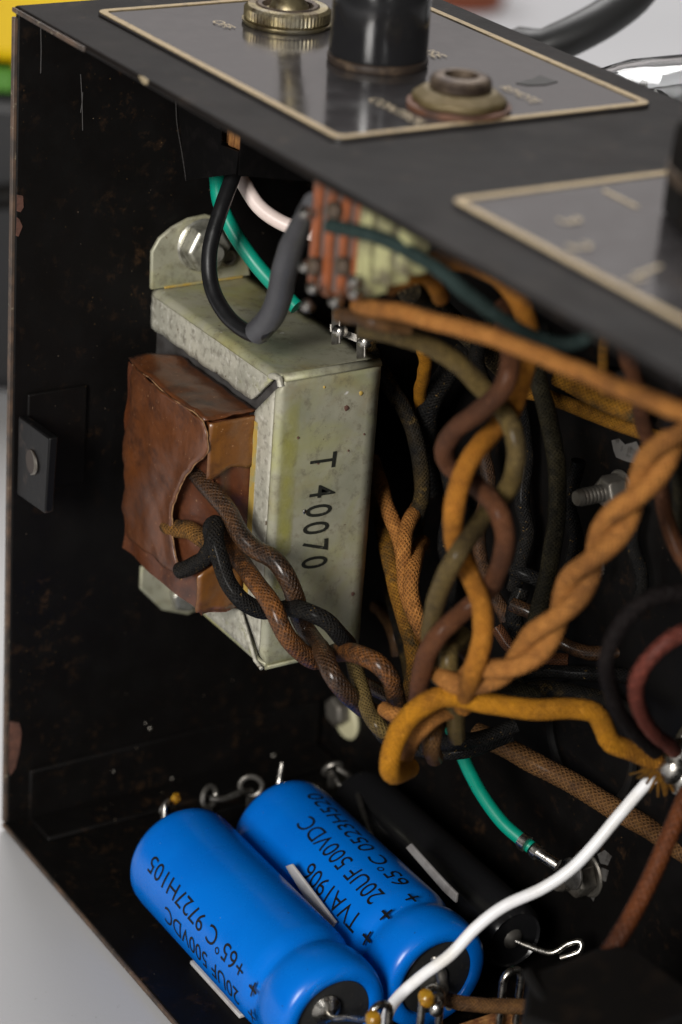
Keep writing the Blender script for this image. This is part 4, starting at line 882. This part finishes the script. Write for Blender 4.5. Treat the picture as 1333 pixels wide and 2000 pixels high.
# dark block in the lower right corner
t = thing('terminal_block', dp(1180, 1990, 2.28), 'dark out of focus bakelite block in the lower right corner', 'terminal block')
b = MB(); q = [dp(1035, 1895, 2.30), dp(1198, 1838, 2.36), dp(1250, 1865, 2.30), dp(1400, 1960, 2.2), dp(1180, 2040, 2.18), dp(1020, 1990, 2.25)]
b.prism(q, (-.02, .01, -.16)); b.build('body', BAKEDULL, t, bevel=.006)
MB().tube(spline([dp(1030, 1900, 2.295), dp(1060, 1950, 2.27), dp(1090, 2010, 2.24)]), .006, 8).build('rib', BAKEDULL, t)

# ------------------------------------------------------------------ behind the chassis
tag(MB().tube(spline([Vector((.22, .56, .70)), dp(985, 132, 2.98), dp(1065, 94, 2.97), dp(1130, 64, 2.97), dp(1194, 27, 2.98), dp(1250, -22, 3.0), dp(1290, -100, 3.05)], .012), .0235, 24).build('power_cord', CORD, uv=True), 'thick black power cord rising behind the control panel', 'cord')
# vacuum tube plugged into the far side of the deck
c = at(1260, 172, 'X', .25)
t = thing('vacuum_tube', (.25, D + .2, c.z - .06), 'clear glass vacuum tube lying level behind the deck at the upper right', 'vacuum tube')
top = at(1250, 121, 'X', .25); TZ = top.z - .085; Ys = at(1178, 130, 'X', .25).y
MB().lathe((.25, Ys, TZ), (0, 1, 0), [(.03, -.004), (.052, .002), (.07, .012), (.08, .03), (.085, .06), (.085, .36), (.07, .40), (.03, .425)], 48).build('envelope', GLASS, t).modifiers.new('thickness', 'SOLIDIFY').thickness = .0012
MB().lathe((.25, D + T + .002, TZ), (0, 1, 0), [(.07, 0), (.07, max(.02, Ys - D - T - .012)), (.05, max(.024, Ys - D - T - .008))], 40).build('base', BAKE, t)
def teeth(i, h): return 1.0 if i % 4 < 2 else .86
MB().lathe((.25, Ys + .052, TZ), (0, 1, 0), [(.066, 0), (.066, .003)], 72, squash=teeth).build('mica_spacer', MICA, t, smooth=False)
MB().lathe((.25, Ys + .085, TZ), (0, 1, 0), [(.05, 0), (.052, .004), (.052, .2), (.05, .204)], 24).build('anode', ANODE, t)

# case and can far behind
t = thing('storage_case', at(-60, 780, 'Z', 0), 'blurred black case with yellow lid and green trim beyond the chassis', 'case')
p = at(60, 778, 'Z', -.012); q0 = Vector((RIGHT.x, RIGHT.y, 0)).normalized(); q1 = Vector((FWD.x, FWD.y, 0)).normalized()
def zat(y): d = ray(10, y); k = (p - CAM).dot(q1) / Vector((d.x, d.y, 0)).dot(q1); return CAM.z + d.z * k
z1, z2, z3 = zat(182), zat(132), zat(-260)
cen = p + q1 * .28 - q0 * .1
MB().obox(Vector((cen.x, cen.y, (z1 - .012) / 2)), q0 * .46, q1 * .28, (0, 0, (z1 + .012) / 2)).build('body', DARKPL, t, bevel=.03)
MB().obox(Vector((cen.x, cen.y, (z1 + z2) / 2)) - q0 * .165, q0 * .236, q1 * .284, (0, 0, (z2 - z1) / 2)).build('trim', GREEN, t, bevel=.01)
MB().obox(Vector((cen.x, cen.y, (z1 + z2) / 2)), q0 * .45, q1 * .27, (0, 0, (z2 - z1) / 2)).build('rim', YELLOW, t)
MB().obox(Vector((cen.x, cen.y, (z3 + z2) / 2 + .002)), q0 * .46, q1 * .28, (0, 0, (z3 - z2) / 2)).build('lid', YELLOW, t, bevel=.03)
MB().tube([cen - q1 * .285 - q0 * .42 + Vector((0, 0, zat(480) - cen.z)), cen - q1 * .285 + q0 * .3 + Vector((0, 0, zat(330) - cen.z))], .02, 12).build('handle', BAKEDULL, t)
c = at(905, 9, 'Z', -.012); c.z = .24
t = thing('paint_can', (c.x, c.y, -.012), 'blurred red brown can glimpsed behind the fuse holder', 'can')
MB().lathe((c.x, c.y, -.012), (0, 0, 1), [(.11, 0), (.115, .02), (.115, c.z + .02), (.11, c.z + .035)], 40).build('body', REDPL, t)
MB().lathe((c.x, c.y, c.z + .023), (0, 0, 1), [(.112, 0), (.112, .01), (.09, .012)], 40).build('lid', TINDULL, t)
